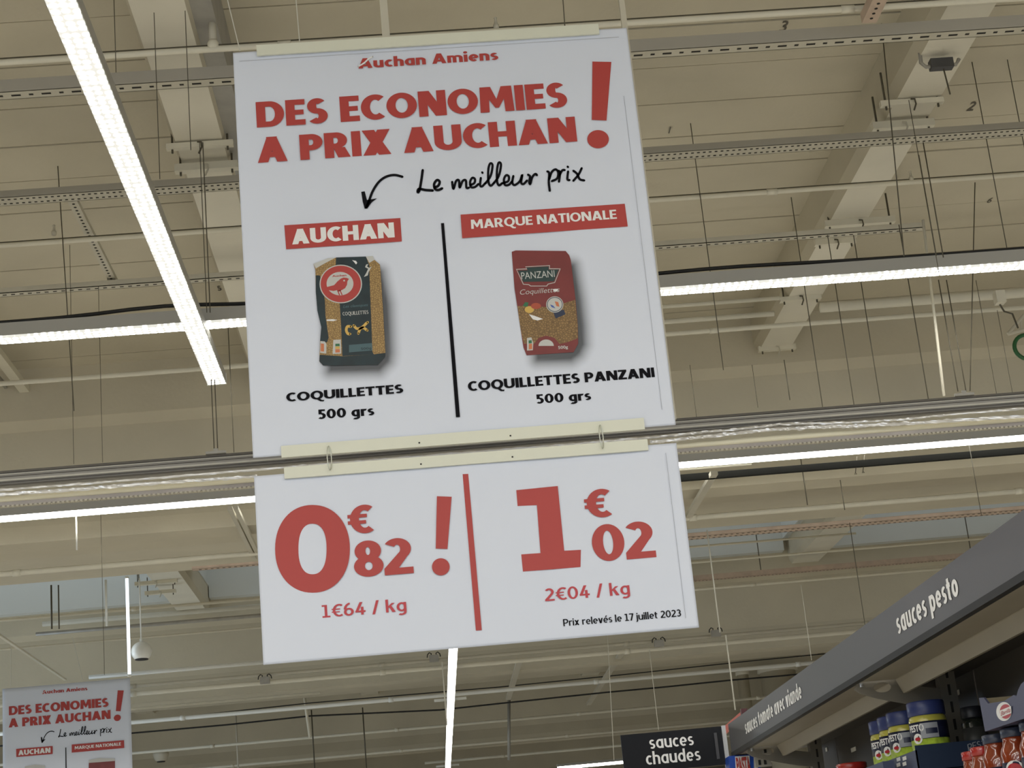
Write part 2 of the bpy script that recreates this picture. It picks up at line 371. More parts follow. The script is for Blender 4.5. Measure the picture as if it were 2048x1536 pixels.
# cross brackets under the roof beams
def xbracket(p0, p1, z, w, h, label, rods=0, dark=False):
    Y = Yof([p0, p1], z); a, b = atY(*p0, Y), atY(*p1, Y)
    t = thing('beam_clamp', label, 'bracket', ((a.x+b.x)/2, Y, z))
    G().box((a.x, Y-w/2, z), (b.x, Y+w/2, z+h)).out('crossbar', PIPE, t)
    for k, x in enumerate((a.x+.03, b.x-.03)):
        G().tube([(x, Y, z-.02), (x, Y, z+.2)], .006, 6).out('bolt', WIRE, t)
    m_ = (a.x+b.x)/2
    G().tube([(m_-.01, Y-w/2-.006, z+.025), (m_+.01, Y-w/2-.012, z+.02), (m_+.012, Y-w/2-.014, z-.01), (m_-.004, Y-w/2-.014, z-.045)], .005, 6).out('hook', WIRE if dark else STEEL_P, t)
    return t
xbracket((1761, 214), (1887, 206), 5.56, .035, .03, 'pale clamp bar under the right roof beam, nearest one', dark=True)
xbracket((1745, 262), (1868, 252), 5.54, .05, .04, 'clamp bar under the right roof beam beside the double-slotted tray')
xbracket((1650, 455), (1790, 445), 5.56, .04, .04, 'clamp bar under the right roof beam, midway along', dark=True)
xbracket((1630, 492), (1712, 486), 5.56, .04, .05, 'clamp bar under the right roof beam, just above the strip lamp', dark=True)
xbracket((1560, 605), (1642, 598), 5.57, .05, .03, 'clamp bar under the right roof beam, just below the strip lamp', dark=True)
xbracket((1517, 704), (1592, 698), 5.57, .04, .04, 'clamp bar at the far end of the right roof beam')
xbracket((333, 300), (467, 292), 5.56, .035, .03, 'pale clamp bar under the left roof beam, nearest one', dark=True)
xbracket((350, 345), (476, 338), 5.54, .05, .04, 'clamp bar under the left roof beam beside the double-slotted tray')
xbracket((270, 1172), (355, 1165), 5.56, .06, .04, 'clamp bar under the far left roof beam, upper one')
xbracket((290, 1190), (352, 1186), 5.5, .06, .04, 'clamp bar under the far left roof beam, lower one')

# box with bent conduit under the right beam
Yj = 7.9; a, b, c, e = atY(1835, 60, Yj), atY(1842, 126, Yj), atY(1852, 134, Yj), atY(1912, 129, Yj)
j = thing('junction_box', 'dark rectangular box on a bent conduit under the right roof beam', 'junction box', ((c.x+e.x)/2, Yj, c.z))
G().tube([a, b, c, e, e+Vector((.02, 0, .03))], .010, 8).out('conduit', GREYST, j, True)
G().box((c.x+.02, Yj-.03, c.z-.018), (e.x-.02, Yj+.02, c.z+.032)).out('box', mat('dark_box', (.06, .06, .065), .5), j)
G().tube([((c.x+e.x)/2+.01, Yj, c.z-.015), ((c.x+e.x)/2+.02, Yj, c.z-.16)], .004, 6).out('pull_cord', WIRE, j)

# ------------------------------------------------------------------ hanging wires and rods
def wire(p0, p1, Y, label, r=.0026, m=None, top=False, extra=0, name='hanging_wire', cat='wire', group=None):
    a, b = atY(*p0, Y), atY(*p1, Y)
    x = (a.x+b.x)/2
    pts = [a, b] if abs(a.x-b.x) > .05 else [Vector((x, Y, a.z)), Vector((x, Y, b.z))]
    if top: pts[0] = Vector((pts[0].x, Y, DZ))
    return tag(G().tube(pts, r, 6).out(name, m or WIRE, None, True), label, cat, group)
T = 9.15
wire((1376, 225), (1449, 740), T, 'dark wire right of the upper sign, first from the sign')
wire((1580, 395), (1650, 830), T, 'dark wire second right of the upper sign, starting at the cream pipe')
wire((1656, 470), (1709, 822), T, 'dark wire third right of the upper sign')
wire((1711, 470), (1758, 815), T, 'dark wire fourth right of the upper sign, close to the third')
wire((1763, 47), (1808, 512), 7.75, 'long dark wire dropping from the perforated strut', r=.003)
wire((1793, 450), (1862, 800), T, 'dark wire left of the cream pole', r=.003)
wire((1934, 71), (2020, 530), 8.6, 'grey-green wire right of the right beam, nearest the beam')
wire((1995, 0), (2052, 330), 8.6, 'grey-green wire crossing the right edge of the view', top=True)
wire((1924, 0), (1934, 60), 8.6, 'short wire above the slotted channel, top right', top=True)
wire((1842, 310), (1868, 512), 7.9, 'left wire of the pair dropping from the right beam bracket')
wire((1822, 200), (1873, 545), 7.9, 'thin wire left of the pair at the right beam bracket', r=.002)
wire((1848, 285), (1885, 515), 7.9, 'right wire of the pair dropping from the right beam bracket', r=.003)
wire((1875, 560), (1918, 783), 8.9, 'left wire meeting the right rail hanger', r=.003)
wire((1893, 560), (1932, 783), 8.9, 'middle wire meeting the right rail hanger', r=.003)
wire((1950, 365), (1940, 782), 8.9, 'straight dark wire meeting the right rail hanger, leaning the other way', r=.003)
wire((1846, 440), (1888, 792), 8.9, 'cream vertical pole crossing behind the right strip lamp', r=.008, m=PIPE, name='vertical_pole', cat='pole')
wire((113, 292), (148, 822), T, 'dark wire at the far left, starting below the slotted channel', r=.003)
wire((139, 490), (148, 928), 9.5, 'thin pale wire at the far left, beside the dark one', r=.0016)
wire((198, 573), (204, 925), 9.5, 'thin wire left of the lengthwise strip lamp', r=.0016)
wire((228, 0), (232, 145), 6.9, 'thin wire at the top edge, right of the lengthwise lamp', r=.002, top=True)
wire((305, 0), (322, 358), 7.0, 'thin wire over the left roof beam, left one', r=.002, top=True)
wire((367, 0), (384, 300), 7.0, 'thin wire over the left roof beam, right one', r=.002, top=True)
wire((397, 285), (416, 625), 8.2, 'left wire of the pair hanging from the left beam clamp', r=.0022)
wire((404, 285), (422, 625), 8.2, 'right wire of the pair hanging from the left beam clamp', r=.0028)
wire((421, 759), (430, 905), 6.35, 'left wire of the pair holding the long rail, under the lengthwise lamp', r=.002)
wire((429, 759), (436, 905), 6.35, 'right wire of the pair holding the long rail, under the lengthwise lamp', r=.002)
wire((457, 653), (467, 905), 8.9, 'dark wire just left of the upper sign', r=.0024)
wire((1377, 730), (1396, 835), T, 'faint wire close to the upper sign, above the rail', r=.0016)
wire((1500, 730), (1520, 815), T, 'faint wire above the rail, second from the sign', r=.0016)
wire((1566, 720), (1582, 800), T, 'thin dark wire above the rail, third from the sign', r=.0028)
wire((1960, 560), (1985, 790), T, 'faint wire near the right edge, above the rail', r=.0016)
wire((2000, 620), (2020, 790), T, 'faint wire nearest the right edge, above the rail', r=.0016)
wire((1598, 900), (1616, 1010), 12.4, 'dark wire crossing the black track', r=.004)
wire((1680, 960), (1690, 1020), 12.4, 'short wire below the black track with a knot', r=.003)
wire((1938, 885), (1962, 1030), 12.0, 'thin wire crossing the second strip lamp at the right', r=.0024)
wire((1926, 1025), (1945, 1110), 20.0, 'dark wire in front of the right daylight well', r=.006)
wire((1702, 1045), (1727, 1250), 13.5, 'thin dark wire passing over the second girder', r=.003)
wire((1511, 1055), (1521, 1140), 20.0, 'dark rod in front of the middle daylight well', r=.006)
wire((1418, 1060), (1436, 1265), 13.5, 'pale rod right of the lower price sign', r=.006, m=PALEWIRE)
wire((1452, 1270), (1470, 1420), 13.5, 'pale rod ending near the red rail', r=.006, m=PALEWIRE)
wire((1600, 1170), (1625, 1320), 14, 'pale cord over the second girder', r=.003, m=PALEWIRE)
wire((1215, 1270), (1228, 1520), 15, 'thin pale cord left of the hot sauces sign, left one', r=.003, m=PALEWIRE)
wire((1300, 1300), (1316, 1460), 15, 'thin pale cord above the hot sauces sign', r=.003, m=PALEWIRE)
wire((882, 1325), (896, 1450), 15, 'pale cord beside the receding strip lamp', r=.006, m=PALEWIRE)
wire((725, 1415), (733, 1536), 25, 'dark rod below the lower sign, left of the receding lamp', r=.010)
wire((622, 1420), (630, 1536), 25, 'dark rod below the lower sign, above the bottom edge', r=.010)
wire((1018, 1400), (1018, 1520), 25, 'grey post right of the receding strip lamp', r=.025, m=GREYST, name='vertical_pole', cat='pole')
wire((605, 1368), (620, 1475), 24, 'pale flat strap hanging left of centre', r=.022, m=PIPE, name='vertical_pole', cat='strap')
wire((472, 1430), (476, 1536), 26, 'pale thin pole right of the small far sign', r=.014, m=STEEL_P, name='vertical_pole', cat='pole')
wire((152, 1027), (154, 1100), 12.1, 'bright short rod under the second strip lamp at the left', r=.006, m=WHITE)
wire((210, 1160), (215, 1252), 17.6, 'white rod left of the bright tube', r=.012, m=WHITE, name='hanging_rod', cat='rod')
wire((104, 1170), (102, 1258), 17, 'dark rod holding the grey bar, left one', r=.009, name='hanging_rod', cat='rod')
wire((118, 1170), (117, 1258), 17, 'dark rod holding the grey bar, right one', r=.007, name='hanging_rod', cat='rod')
wire((275, 1112), (279, 1160), 17.5, 'short dark rod above the speaker ball', r=.006, name='hanging_rod', cat='rod')
wire((203, 970), (206, 1350), 12.3, 'thin faint wire left of the speaker ball', r=.002)
TUBE = emat('daylight_gleam_glow', (.75, .88, 1), 1.6)  # glow added for daylight reflected on a vertical pipe, not a lamp
a, b = atY(256, 1157, 17.4), atY(259, 1351, 17.4)
t = thing('glowing_pipe', 'vertical pipe beside the speaker ball, its daylight gleam put in as glow', 'lamp', (b.x, 17.4, b.z))
G().tube([(b.x, 17.4, b.z), (b.x, 17.4, a.z)], .016, 10).out('tube', TUBE, t, True)
for zz in (b.z-.01, a.z): G().tube([(b.x, 17.4, zz), (b.x, 17.4, zz+.02)], .019, 10).out('end_cap', WHITE, t, True)
# speaker ball
c = atY(283, 1303, 17.5)
t = thing('speaker_ball', 'white ball speaker with black underside hanging left of the signs', 'speaker', (c.x, 17.5, c.z))
G().lathe(c, [(.102*math.cos(a_), .098*math.sin(a_)) for a_ in [math.radians(q) for q in range(-50, 88, 8)]], 28).out('shell', WHITE, t, True)
G().lathe(c, [(.064, -.083), (.066, -.078), (.066, -.072), (.01, -.07)], 28).out('grille', BLACK, t, True)
G().lathe(c, [(.014, .095), (.014, .125), (.006, .13)], 10).out('mount', WHITE, t, True)
G().tube([(c.x, 17.5, c.z+.12), (c.x, 17.5, atY(278, 1157, 17.5).z)], .007, 8).out('rod', WHITE, t, True)
# far dome lamp
c = atY(322, 1515, 27)
t = thing('dome_sensor', 'small pale dome on the far girder, right of the small sign', 'sensor', c)
G().lathe(c, [(.05, -.06), (.09, -.04), (.12, .04), (.12, .07), (.04, .08)], 18).out('dome', STEEL_P, t, True)
G().lathe(c, [(.06, -.068), (.062, -.058)], 18).out('dark_lens', BLACK, t)
# dark boxes with cables on the paired pipes
for px, lab in (((868, 1318), 'small box with curled black cables on the pipe pair, left of the receding lamp'), ((1432, 1268), 'small box with curled black cables right of the lower sign'), ((530, 1362), 'small dark connector on the pipe pair at the left'), ((1318, 1288), 'small dark connector on the pipe pair, under the lower sign corner')):
    c = atY(*px, Y20-.1)
    t = thing('connector_box', lab, 'connector', c)
    G().box((c.x-.05, c.y-.03, c.z-.03), (c.x+.05, c.y+.03, c.z+.04)).out('box', GREYST, t)
    for s in (-1, 1):
        G().tube([(c.x+s*.03, c.y, c.z+.03), (c.x+s*.025, c.y, c.z+.060), (c.x+s*.045, c.y, c.z+.070), (c.x+s*.065, c.y, c.z+.05), (c.x+s*.07, c.y, c.z+.02)], .006, 6).out('cable', BLACK, t, True)
for px, hw, lab in (((1490, 1390), .10, 'slim round beige column rising behind the far end of the header'), ((1560, 1380), .30, 'broad beige column behind the far end of the header')):
    c = atY(*px, 29.6)
    t = thing('column', lab, 'column', (c.x, 29.6, 0))
    G().lathe((c.x, 29.6, 0), [(hw, 0), (hw, 5.33)], 24).out('shaft', PAINT, t, True)
    G().lathe((c.x, 29.6, 5.28), [(hw*1.15, 0), (hw*1.15, .08)], 24).out('collar', PAINT2, t, True)
# green ring and truss at the right edge
c = atY(2054, 694, 11.0)
g = G().tube([(c.x+.085*math.cos(q*math.pi/12), 11, c.z+.085*math.sin(q*math.pi/12)) for q in range(25)], .014, 10, False)
tag(g.out('green_ring', mat('green_enamel', (.02, .12, .035), .4), None, True), 'dark green ring hanging at the right edge', 'ring')
P_ = [atY(x, y, 10.6) for x, y in ((2016, 668), (2075, 600), (2075, 652), (2042, 638), (2044, 662))]
t = thing('truss_bracket', 'small triangular truss bracket above the green ring', 'bracket', P_[0])
for i, k in ((0, 1), (0, 2), (3, 4)): G().tube([P_[i], P_[k]], .012 if i == 0 else .007, 8).out('member', STEEL_P, t)
c = atY(1998, 600, 10.5)
t = thing('duct_camera', 'small fixture hanging under the thick duct at the right', 'fixture', c)
G().box((c.x-.03, 10.45, c.z-.03), (c.x+.03, 10.52, c.z+.05)).out('body', PIPE, t)
G().tube([(c.x, 10.5, c.z-.03), (c.x+.02, 10.5, c.z-.08), (c.x+.07, 10.5, c.z-.1), (c.x+.09, 10.5, c.z-.2)], .006, 6).out('cable', WIRE, t)
# hooks under the black track
for px, l in (((1711, 945), 'small looped hook under the black track, left one'), ((1726, 942), 'small straight hook under the black track, right one')):
    a, b = atY(*px, YI), atY(px[0]+3, px[1]-32, YI)
    tag(G().tube([b, (a.x, YI, a.z), (a.x+.008, YI, a.z-.012), (a.x-.008, YI, a.z-.012), (a.x, YI, a.z)], .003, 6).out('track_hook', WIRE), l, 'hook')
# round stubs (ventilation caps) on the pipe and girder faces
for px, Y, lab in (((992, 50), YA, 'small capped stub on the topmost pipe, above the upper sign'), ((108, 463), YD, 'small capped stub on the cream pipe at the left'), ((1822, 355), YD, 'small capped stub on the cream pipe, right of the beam')):
    c = atY(*px, Y)
    tag(G().lathe((c.x, Y, c.z-.02), [(.014, 0), (.014, .02), (.008, .025), (.006, .05), (.009, .055), (.004, .06)], 12).out('ceiling_sprinkler', STEEL_P, None, True), lab, 'sprinkler')

# ------------------------------------------------------------------ text
def glyphs(s, off=0, shear=0, space=1.0):
    c = bpy.data.curves.new('t', 'FONT'); c.body = s; c.offset = off; c.shear = shear; c.resolution_u = 6; c.space_character = space
    o = bpy.data.objects.new('t', c); COL.objects.link(o); bpy.context.view_layer.update()
    me = bpy.data.meshes.new_from_object(o.evaluated_get(bpy.context.evaluated_depsgraph_get()))
    v = [(p.co.x, p.co.y) for p in me.vertices]; f = [tuple(p.vertices) for p in me.polygons]
    bpy.data.objects.remove(o); bpy.data.curves.remove(c); bpy.data.meshes.remove(me)
    return v, f
CAP = max(p[1] for p in glyphs('H')[0])
def text(s, name, m, parent, plane, pL, pR, pT, off=.0, shear=0, space=1.0, pB=None):
    """plane(u, v, lift) -> world; pL/pR baseline ends and pT cap height, all (u, v) in the plane"""
    v, f = glyphs(s, off, shear, space)
    x0 = min(p[0] for p in v); x1 = max(p[0] for p in v)
    sc = (pR[0]-pL[0])/(x1-x0); hh = (pT[1]-pL[1]) if True else 0
    base = pL[1]; k = (hh)/(CAP+off*1.0)
    dz = (pR[1]-pL[1])
    out = [plane(pL[0]+(p[0]-x0)*sc, base+p[1]*k+dz*((p[0]-x0)/(x1-x0)), 0) for p in v]
    return mesh(name, out, f, m, parent)

# ------------------------------------------------------------------ lettering drawn as flat bars and arcs (bold humanist sans)
def _box(x0, y0, x1, y1): return [(x0, y0), (x1, y0), (x1, y1), (x0, y1)]
def _dg(xb, y0, xt, y1, w): return [(xb, y0), (xb+w, y0), (xt+w, y1), (xt, y1)]
def glyph(ch, t):
    """returns advance width and list of polygons; arcs come as ('A', x0, x1, y0, y1, a0, a1[, tx, ty]) of outer bounds"""
    h = t*.84; X = .72; w = 1.12*t; B = _box; D = _dg
    def arc(x0, x1, y0, y1, a0=0, a1=360, tx=t, ty=h): return ('A', x0, x1, y0, y1, a0, a1, tx, ty)
    k = ch
    if k == 'A': return .80, [D(0, 0, .27, 1, w), D(.80-w, 0, .53-w, 1, w), B(.20, .19, .60, .19+h)]
    if k == 'C': return .66, [arc(0, .80, 0, 1, 52, 308)]
    if k == 'D': return .76, [B(0, 0, t, 1), B(t, 1-h, .36, 1), B(t, 0, .36, h), arc(-.04, .76, 0, 1, -90, 90)]
    if k == 'E': return .53, [B(0, 0, t, 1), B(t, 0, .53, h), B(t, .5-h*.45, .49, .5+h*.45), B(t, 1-h, .53, 1)]
    if k == 'H': return .74, [B(0, 0, t, 1), B(.74-t, 0, .74, 1), B(t, .5-h/2, .74-t, .5+h/2)]
    if k == 'I': return t, [B(0, 0, t, 1)]
    if k == 'L': return .50, [B(0, 0, t, 1), B(t, 0, .50, h)]
    if k == 'M': return .94, [D(0, 0, .03, 1, t), D(.94-t, 0, .91-t, 1, t), [(.03, 1), (.03+w*1.05, 1), (.47, .50), (.47, .16), (.42, .16)], [(.91, 1), (.52, .16), (.47, .16), (.47, .50), (.91-w*1.05, 1)]]
    if k == 'N': return .76, [B(0, 0, t, 1), B(.76-t, 0, .76, 1), [(t*.0+0, 1), (w*1.1, 1), (.76, 0), (.76-w*1.1, 0)]]
    if k == 'O': return .84, [arc(0, .84, 0, 1)]
    if k in 'PR':
        o = [B(0, 0, t, 1), B(t, 1-h, .32, 1), B(t, .36, .32, .36+h*.95), arc(.02, .62, .36, 1, -90, 90)]
        if k == 'R': o.append([(.24, .40), (.24+w*1.1, .40), (.69, 0), (.69-w*1.2, 0)]); return .69, o
        return .62, o
    if k == 'Q': return .84, [arc(0, .84, 0, 1), [(.38, .04), (.60, .06), (.74, -.10), (.90, -.12), (.84, -.27), (.62, -.24)]]
    if k == 'S': return .57, [arc(.02, .56, .5-h/2, 1, 38, 270), arc(0, .57, 0, .5+h/2, 90, -142)]
    if k == 'T': return .62, [B(0, 1-h, .62, 1), B(.31-t/2, 0, .31+t/2, 1-h)]
    if k == 'U': return .74, [B(0, .34, t, 1), B(.74-t, .34, .74, 1), arc(0, .74, 0, .68, 180, 360)]
    if k == 'X': return .76, [D(0, 0, .76-w*1.2, 1, w*1.2), [(0, 1), (w*1.2, 1), (.76, 0), (.76-w*1.2, 0)]]
    if k == 'Z': return .60, [B(0, 1-h, .60, 1), B(0, 0, .60, h), D(0, h, .60-w*1.2, 1-h, w*1.2)]
    if k == 'a': return .57, [arc(0, .60, 0, X, 40, 320), B(.57-t, 0, .57, X)]
    if k == 'b' or k == 'p':
        return .58, [arc(0, .58, 0, X), B(0, -.26 if k == 'p' else 0, t, X if k == 'p' else 1)]
    if k == 'c': return .46, [arc(0, .57, 0, X, 52, 308)]
    if k == 'd': return .58, [arc(0, .58, 0, X), B(.58-t, 0, .58, 1.02)]
    if k in 'eé':
        o = [arc(0, .56, 0, X, 0, 312), B(t*.7, X*.5-h*.42, .56-t*.35, X*.5+h*.30)]
        if k == 'é': o.append(_dg(.22, .80, .34, 1.0, t))
        return .56, o
    if k == 'g': return .57, [arc(0, .60, 0, X, 40, 320), B(.57-t, -.05, .57, X), arc(-.02, .57, -.30, .18, 0, -130)]
    if k in 'hn': return .56, [B(0, 0, t, 1.02 if k == 'h' else X), arc(0, .56, X-.52, X, 0, 130), B(.56-t, 0, .56, X-.26)]
    if k in 'ij': 
        o = [B(0, -.05 if k == 'j' else 0, t, X), arc(-.01, t+.01, .82, .82+t+.02, 0, 360, t*.5, t*.5)]
        if k == 'j': o.append(arc(-.34, t, -.28, .18, 0, -80))
        return t, o
    if k == 'k': return .55, [B(0, 0, t, 1.02), [(t*.6, .30), (t*.6, .42), (.55-w*1.1, X), (.55, X)], [(.20, .42), (.34, .50), (.57, 0), (.57-w*1.15, 0)]]
    if k == 'l': return t*1.15, [B(0, .1, t, 1.02), B(0, 0, t*1.15, h)]
    if k == 'm': return .88, [B(0, 0, t, X), arc(0, .52, X-.52, X, 0, 130), B(.52-t, 0, .52, X-.26), arc(.52-t, .88, X-.52, X, 0, 130), B(.88-t, 0, .88, X-.26)]
    if k == 'o': return .58, [arc(0, .58, 0, X)]
    if k == 'r': return .40, [B(0, 0, t, X), arc(0, .62, X-.52, X, 68, 140)]
    if k == 's': return .44, [arc(.01, .44, X/2-h*.45, X, 38, 270, t*.92, h*.9), arc(0, .44, 0, X/2+h*.45, 90, -142, t*.92, h*.9)]
    if k == 't': return .38, [B(.07, .16, .07+t, .92), B(0, X-h, .36, X), arc(.07, .50, 0, .34, 180, 285)]
    if k == 'u': return .57, [B(0, .26, t, X), B(.57-t, 0, .57, X), arc(0, .57, 0, .52, 180, 340)]
    if k == 'v': return .56, [_dg(.28-w*.55, 0, 0, X, w), _dg(.28-w*.45, 0, .56-w, X, w)]
    if k == 'x': return .56, [_dg(0, 0, .56-w*1.15, X, w*1.15), [(0, X), (w*1.15, X), (.56, 0), (.56-w*1.15, 0)]]
    if k == '/': return .42, [_dg(0, -.06, .42-t, 1.04, t)]
    if k == '0': return .62, [arc(0, .62, 0, 1)]
    if k == '1': return .50, [B(.25-t/2, 0, .25+t/2, 1), B(.03, 0, .50, h), [(.02, 1), (.02, 1-h), (.25, 1-h), (.25, 1)]]
    if k == '2': return .57, [arc(.0, .55, .40, 1, -45, 148), [(0, h), (w*1.15, h*.9), (.275+.275*.707, .70-.30*.707), (.275+(.275-t)*.707, .70-(.30-h)*.707)], B(0, 0, .57, h)]
    if k == '3': return .54, [arc(0, .52, .5-h/2, 1, -90, 140), arc(-.02, .54, 0, .5+h/2, -145, 90)]
    if k == '4': return .60, [B(.38-t/2+.03, 0, .41+t/2, .62), B(0, .20, .60, .20+h), _dg(0, .20+h*.5, .28, 1, w)]
    if k == '5': return .54, [B(.06, 1-h, .50, 1), B(.06, .50, .06+t, 1), arc(-.04, .54, 0, .64, -140, 100)]
    if k == '6': return .58, [arc(0, .58, 0, .62), arc(0, .86, 0.0, 1.04, 100, 180)]
    if k == '7': return .52, [B(0, 1-h, .52, 1), _dg(.10, 0, .52-w, 1-h, w)]
    if k == '8': return .58, [arc(.03, .55, .5-h*.45, 1), arc(0, .58, 0, .5+h*.5)]
    if k == '€': return .62, [arc(.06, .82, 0, 1, 55, 305), B(0, .56, .50, .56+h*.62), B(0, .34, .47, .34+h*.62)]
    return .30, []
def letters(s, t=.2, gap=.085):
    """words -> list of (vertices (x, y, layer), faces)"""
    x = 0; words = []; v = []; f = []
    for ch in s:
        if ch == ' ':
            if v: words.append((v, f))
            v = []; f = []; x += .30; continue
        adv, els = glyph(ch, t)
        for li, e in enumerate(els):
            b = len(v)
            if e[0] == 'A':
                _, x0, x1, y0, y1, a0, a1, tx, ty = e; cx, cy_ = (x0+x1)/2, (y0+y1)/2; rx, ry = (x1-x0)/2, (y1-y0)/2
                n = max(5, int(abs(a1-a0)/9)); full = abs(a1-a0) >= 360
                for i in range(n+1):
                    a = math.radians(a0+(a1-a0)*i/n); c, s_ = math.cos(a), math.sin(a)
                    v.append((x+cx+rx*c, cy_+ry*s_, li)); v.append((x+cx+(rx-tx)*c, cy_+(ry-ty)*s_, li))
                for i in range(n):
                    q = (b+2*i, b+2*i+2, b+2*i+3, b+2*i+1); f.append(q if a1 > a0 else q[::-1])
            else:
                v += [(x+p[0], p[1], li) for p in e]
                ar = sum(e[i-1][0]*e[i][1]-e[i][0]*e[i-1][1] for i in range(len(e)))
                q = tuple(range(b, b+len(e))); f.append(q if ar > 0 else q[::-1])
        x += adv+gap
    if v: words.append((v, f))
    return words
def sans(s, name, m, parent, plane, pL, pR, zT, t=.2, gap=.085):
    """one mesh per word, fitted from pL to pR on the baseline with capitals reaching zT"""
    ws = letters(s, t, gap); xs = [p[0] for w in ws for p in w[0]]; x0, x1 = min(xs), max(xs); k = (pR[0]-pL[0])/(x1-x0); o = None
    for v, f in ws:
        o = mesh(name, [plane(pL[0]+(p[0]-x0)*k, pL[1]+p[1]*(zT-pL[1]), p[2]*.00005) for p in v], f, m, parent)
    return o

class Poster:
    """the vertical plane y = Y, addressed by (x, z)"""
    def __init__(s, Y, dx=0, amp=.0012): s.Y = Y; s.dx = dx; s.lift = .0028
    def P(s, u, v, l=0): return Vector((u+s.dx, s.Y-s.lift-l, v))
    def uv(s, x, y): p = atY(x, y, SIGN_Y); return (p.x, p.z)
SIGN_Y = 5.2
def crop(ox, oy, k): return lambda x, y: (ox+x/k, oy+y/k)

PAPERMAT = bpy.data.materials.new('poster_paper'); PAPERMAT.use_nodes = True
nt = PAPERMAT.node_tree; b = nt.nodes['Principled BSDF']; b.inputs['Roughness'].default_value = .42
at_ = nt.nodes.new('ShaderNodeVertexColor'); at_.layer_name = 'print'; nt.links.new(at_.outputs[0], b.inputs['Base Color'])
PAPER = (.70, .745, .86)
def segdist(p, a, b):
    ax, ay = a; bx, by = b; dx, dy = bx-ax, by-ay; L = dx*dx+dy*dy
    t = max(0, min(1, ((p[0]-ax)*dx+(p[1]-ay)*dy)/L)) if L else 0
    return math.hypot(p[0]-ax-t*dx, p[1]-ay-t*dy)
def inside(p, poly):
    c = False
    for i in range(len(poly)):
        a, b = poly[i-1], poly[i]
        if (a[1] > p[1]) != (b[1] > p[1]) and p[0] < (b[0]-a[0])*(p[1]-a[1])/(b[1]-a[1])+a[0]: c = not c
    return c
def sheet(parent, x0, x1, z0, z1, Y, seed, shadows=(), nx=150, nz=150):
    v = []; f = []; cols = []
    for j in range(nz+1):
        for i in range(nx+1):
            x = x0+(x1-x0)*i/nx; z = z0+(z1-z0)*j/nz
            d = (noise.noise(Vector((x*11, z*3, seed)))*.0030+noise.noise(Vector((x*5, z*8, seed+9)))*.0022)
            v.append((x, Y+max(-.0024, min(.0024, d)), z))
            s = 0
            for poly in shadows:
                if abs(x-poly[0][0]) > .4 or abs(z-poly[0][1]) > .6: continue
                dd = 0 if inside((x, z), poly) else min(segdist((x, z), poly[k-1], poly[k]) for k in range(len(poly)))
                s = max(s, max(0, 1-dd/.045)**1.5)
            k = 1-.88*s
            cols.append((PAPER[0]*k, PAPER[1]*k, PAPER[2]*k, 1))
    for j in range(nz):
        for i in range(nx):
            a = j*(nx+1)+i; f.append((a, a+1, a+nx+2, a+nx+1))
    n = len(v); rim = [i for i in range(nx+1)]+[j*(nx+1)+nx for j in range(1, nz+1)]+[nz*(nx+1)+i for i in range(nx-1, -1, -1)]+[j*(nx+1) for j in range(nz-1, 0, -1)]
    back = {}
    for q in rim: back[q] = len(v); v.append((v[q][0], Y+.006, v[q][2])); cols.append((*PAPER, 1))
    for a, b in zip(rim, rim[1:]+rim[:1]): f.append((a, back[a], back[b], b))
    f.append(tuple(back[q] for q in rim))
    o = mesh('sheet', v, f, PAPERMAT, parent, True)
    ca = o.data.color_attributes.new('print', 'FLOAT_COLOR', 'POINT')
    for i, c in enumerate(cols): ca.data[i].color = c
    return o
def poly(P, pts, name, m, parent, lift=0, conv=None):
    """flat printed polygon; pts are photo pixels through conv"""
    q = [P.uv(*(conv(*p) if conv else p)) for p in pts]
    return mesh(name, [P.P(u, v, lift) for u, v in q], [tuple(range(len(q)))], m, parent)
def ell(cx, cy, rx, ry, n=40, pw=1.0, a0=0, a1=360):
    o = []
    for i in range(n):
        a = math.radians(a0+(a1-a0)*i/(n if a1-a0 == 360 else n-1)); c, s = math.cos(a), math.sin(a)
        o.append((cx+rx*math.copysign(abs(c)**pw, c), cy+ry*math.copysign(abs(s)**pw, s)))
    return o
def ring(P, outer, inner, name, m, parent, conv):
    n = len(outer); q = [P.uv(*conv(*p)) for p in outer+inner]
    return mesh(name, [P.P(u, v) for u, v in q], [(i, (i+1) % n, n+(i+1) % n, n+i) for i in range(n)], m, parent)
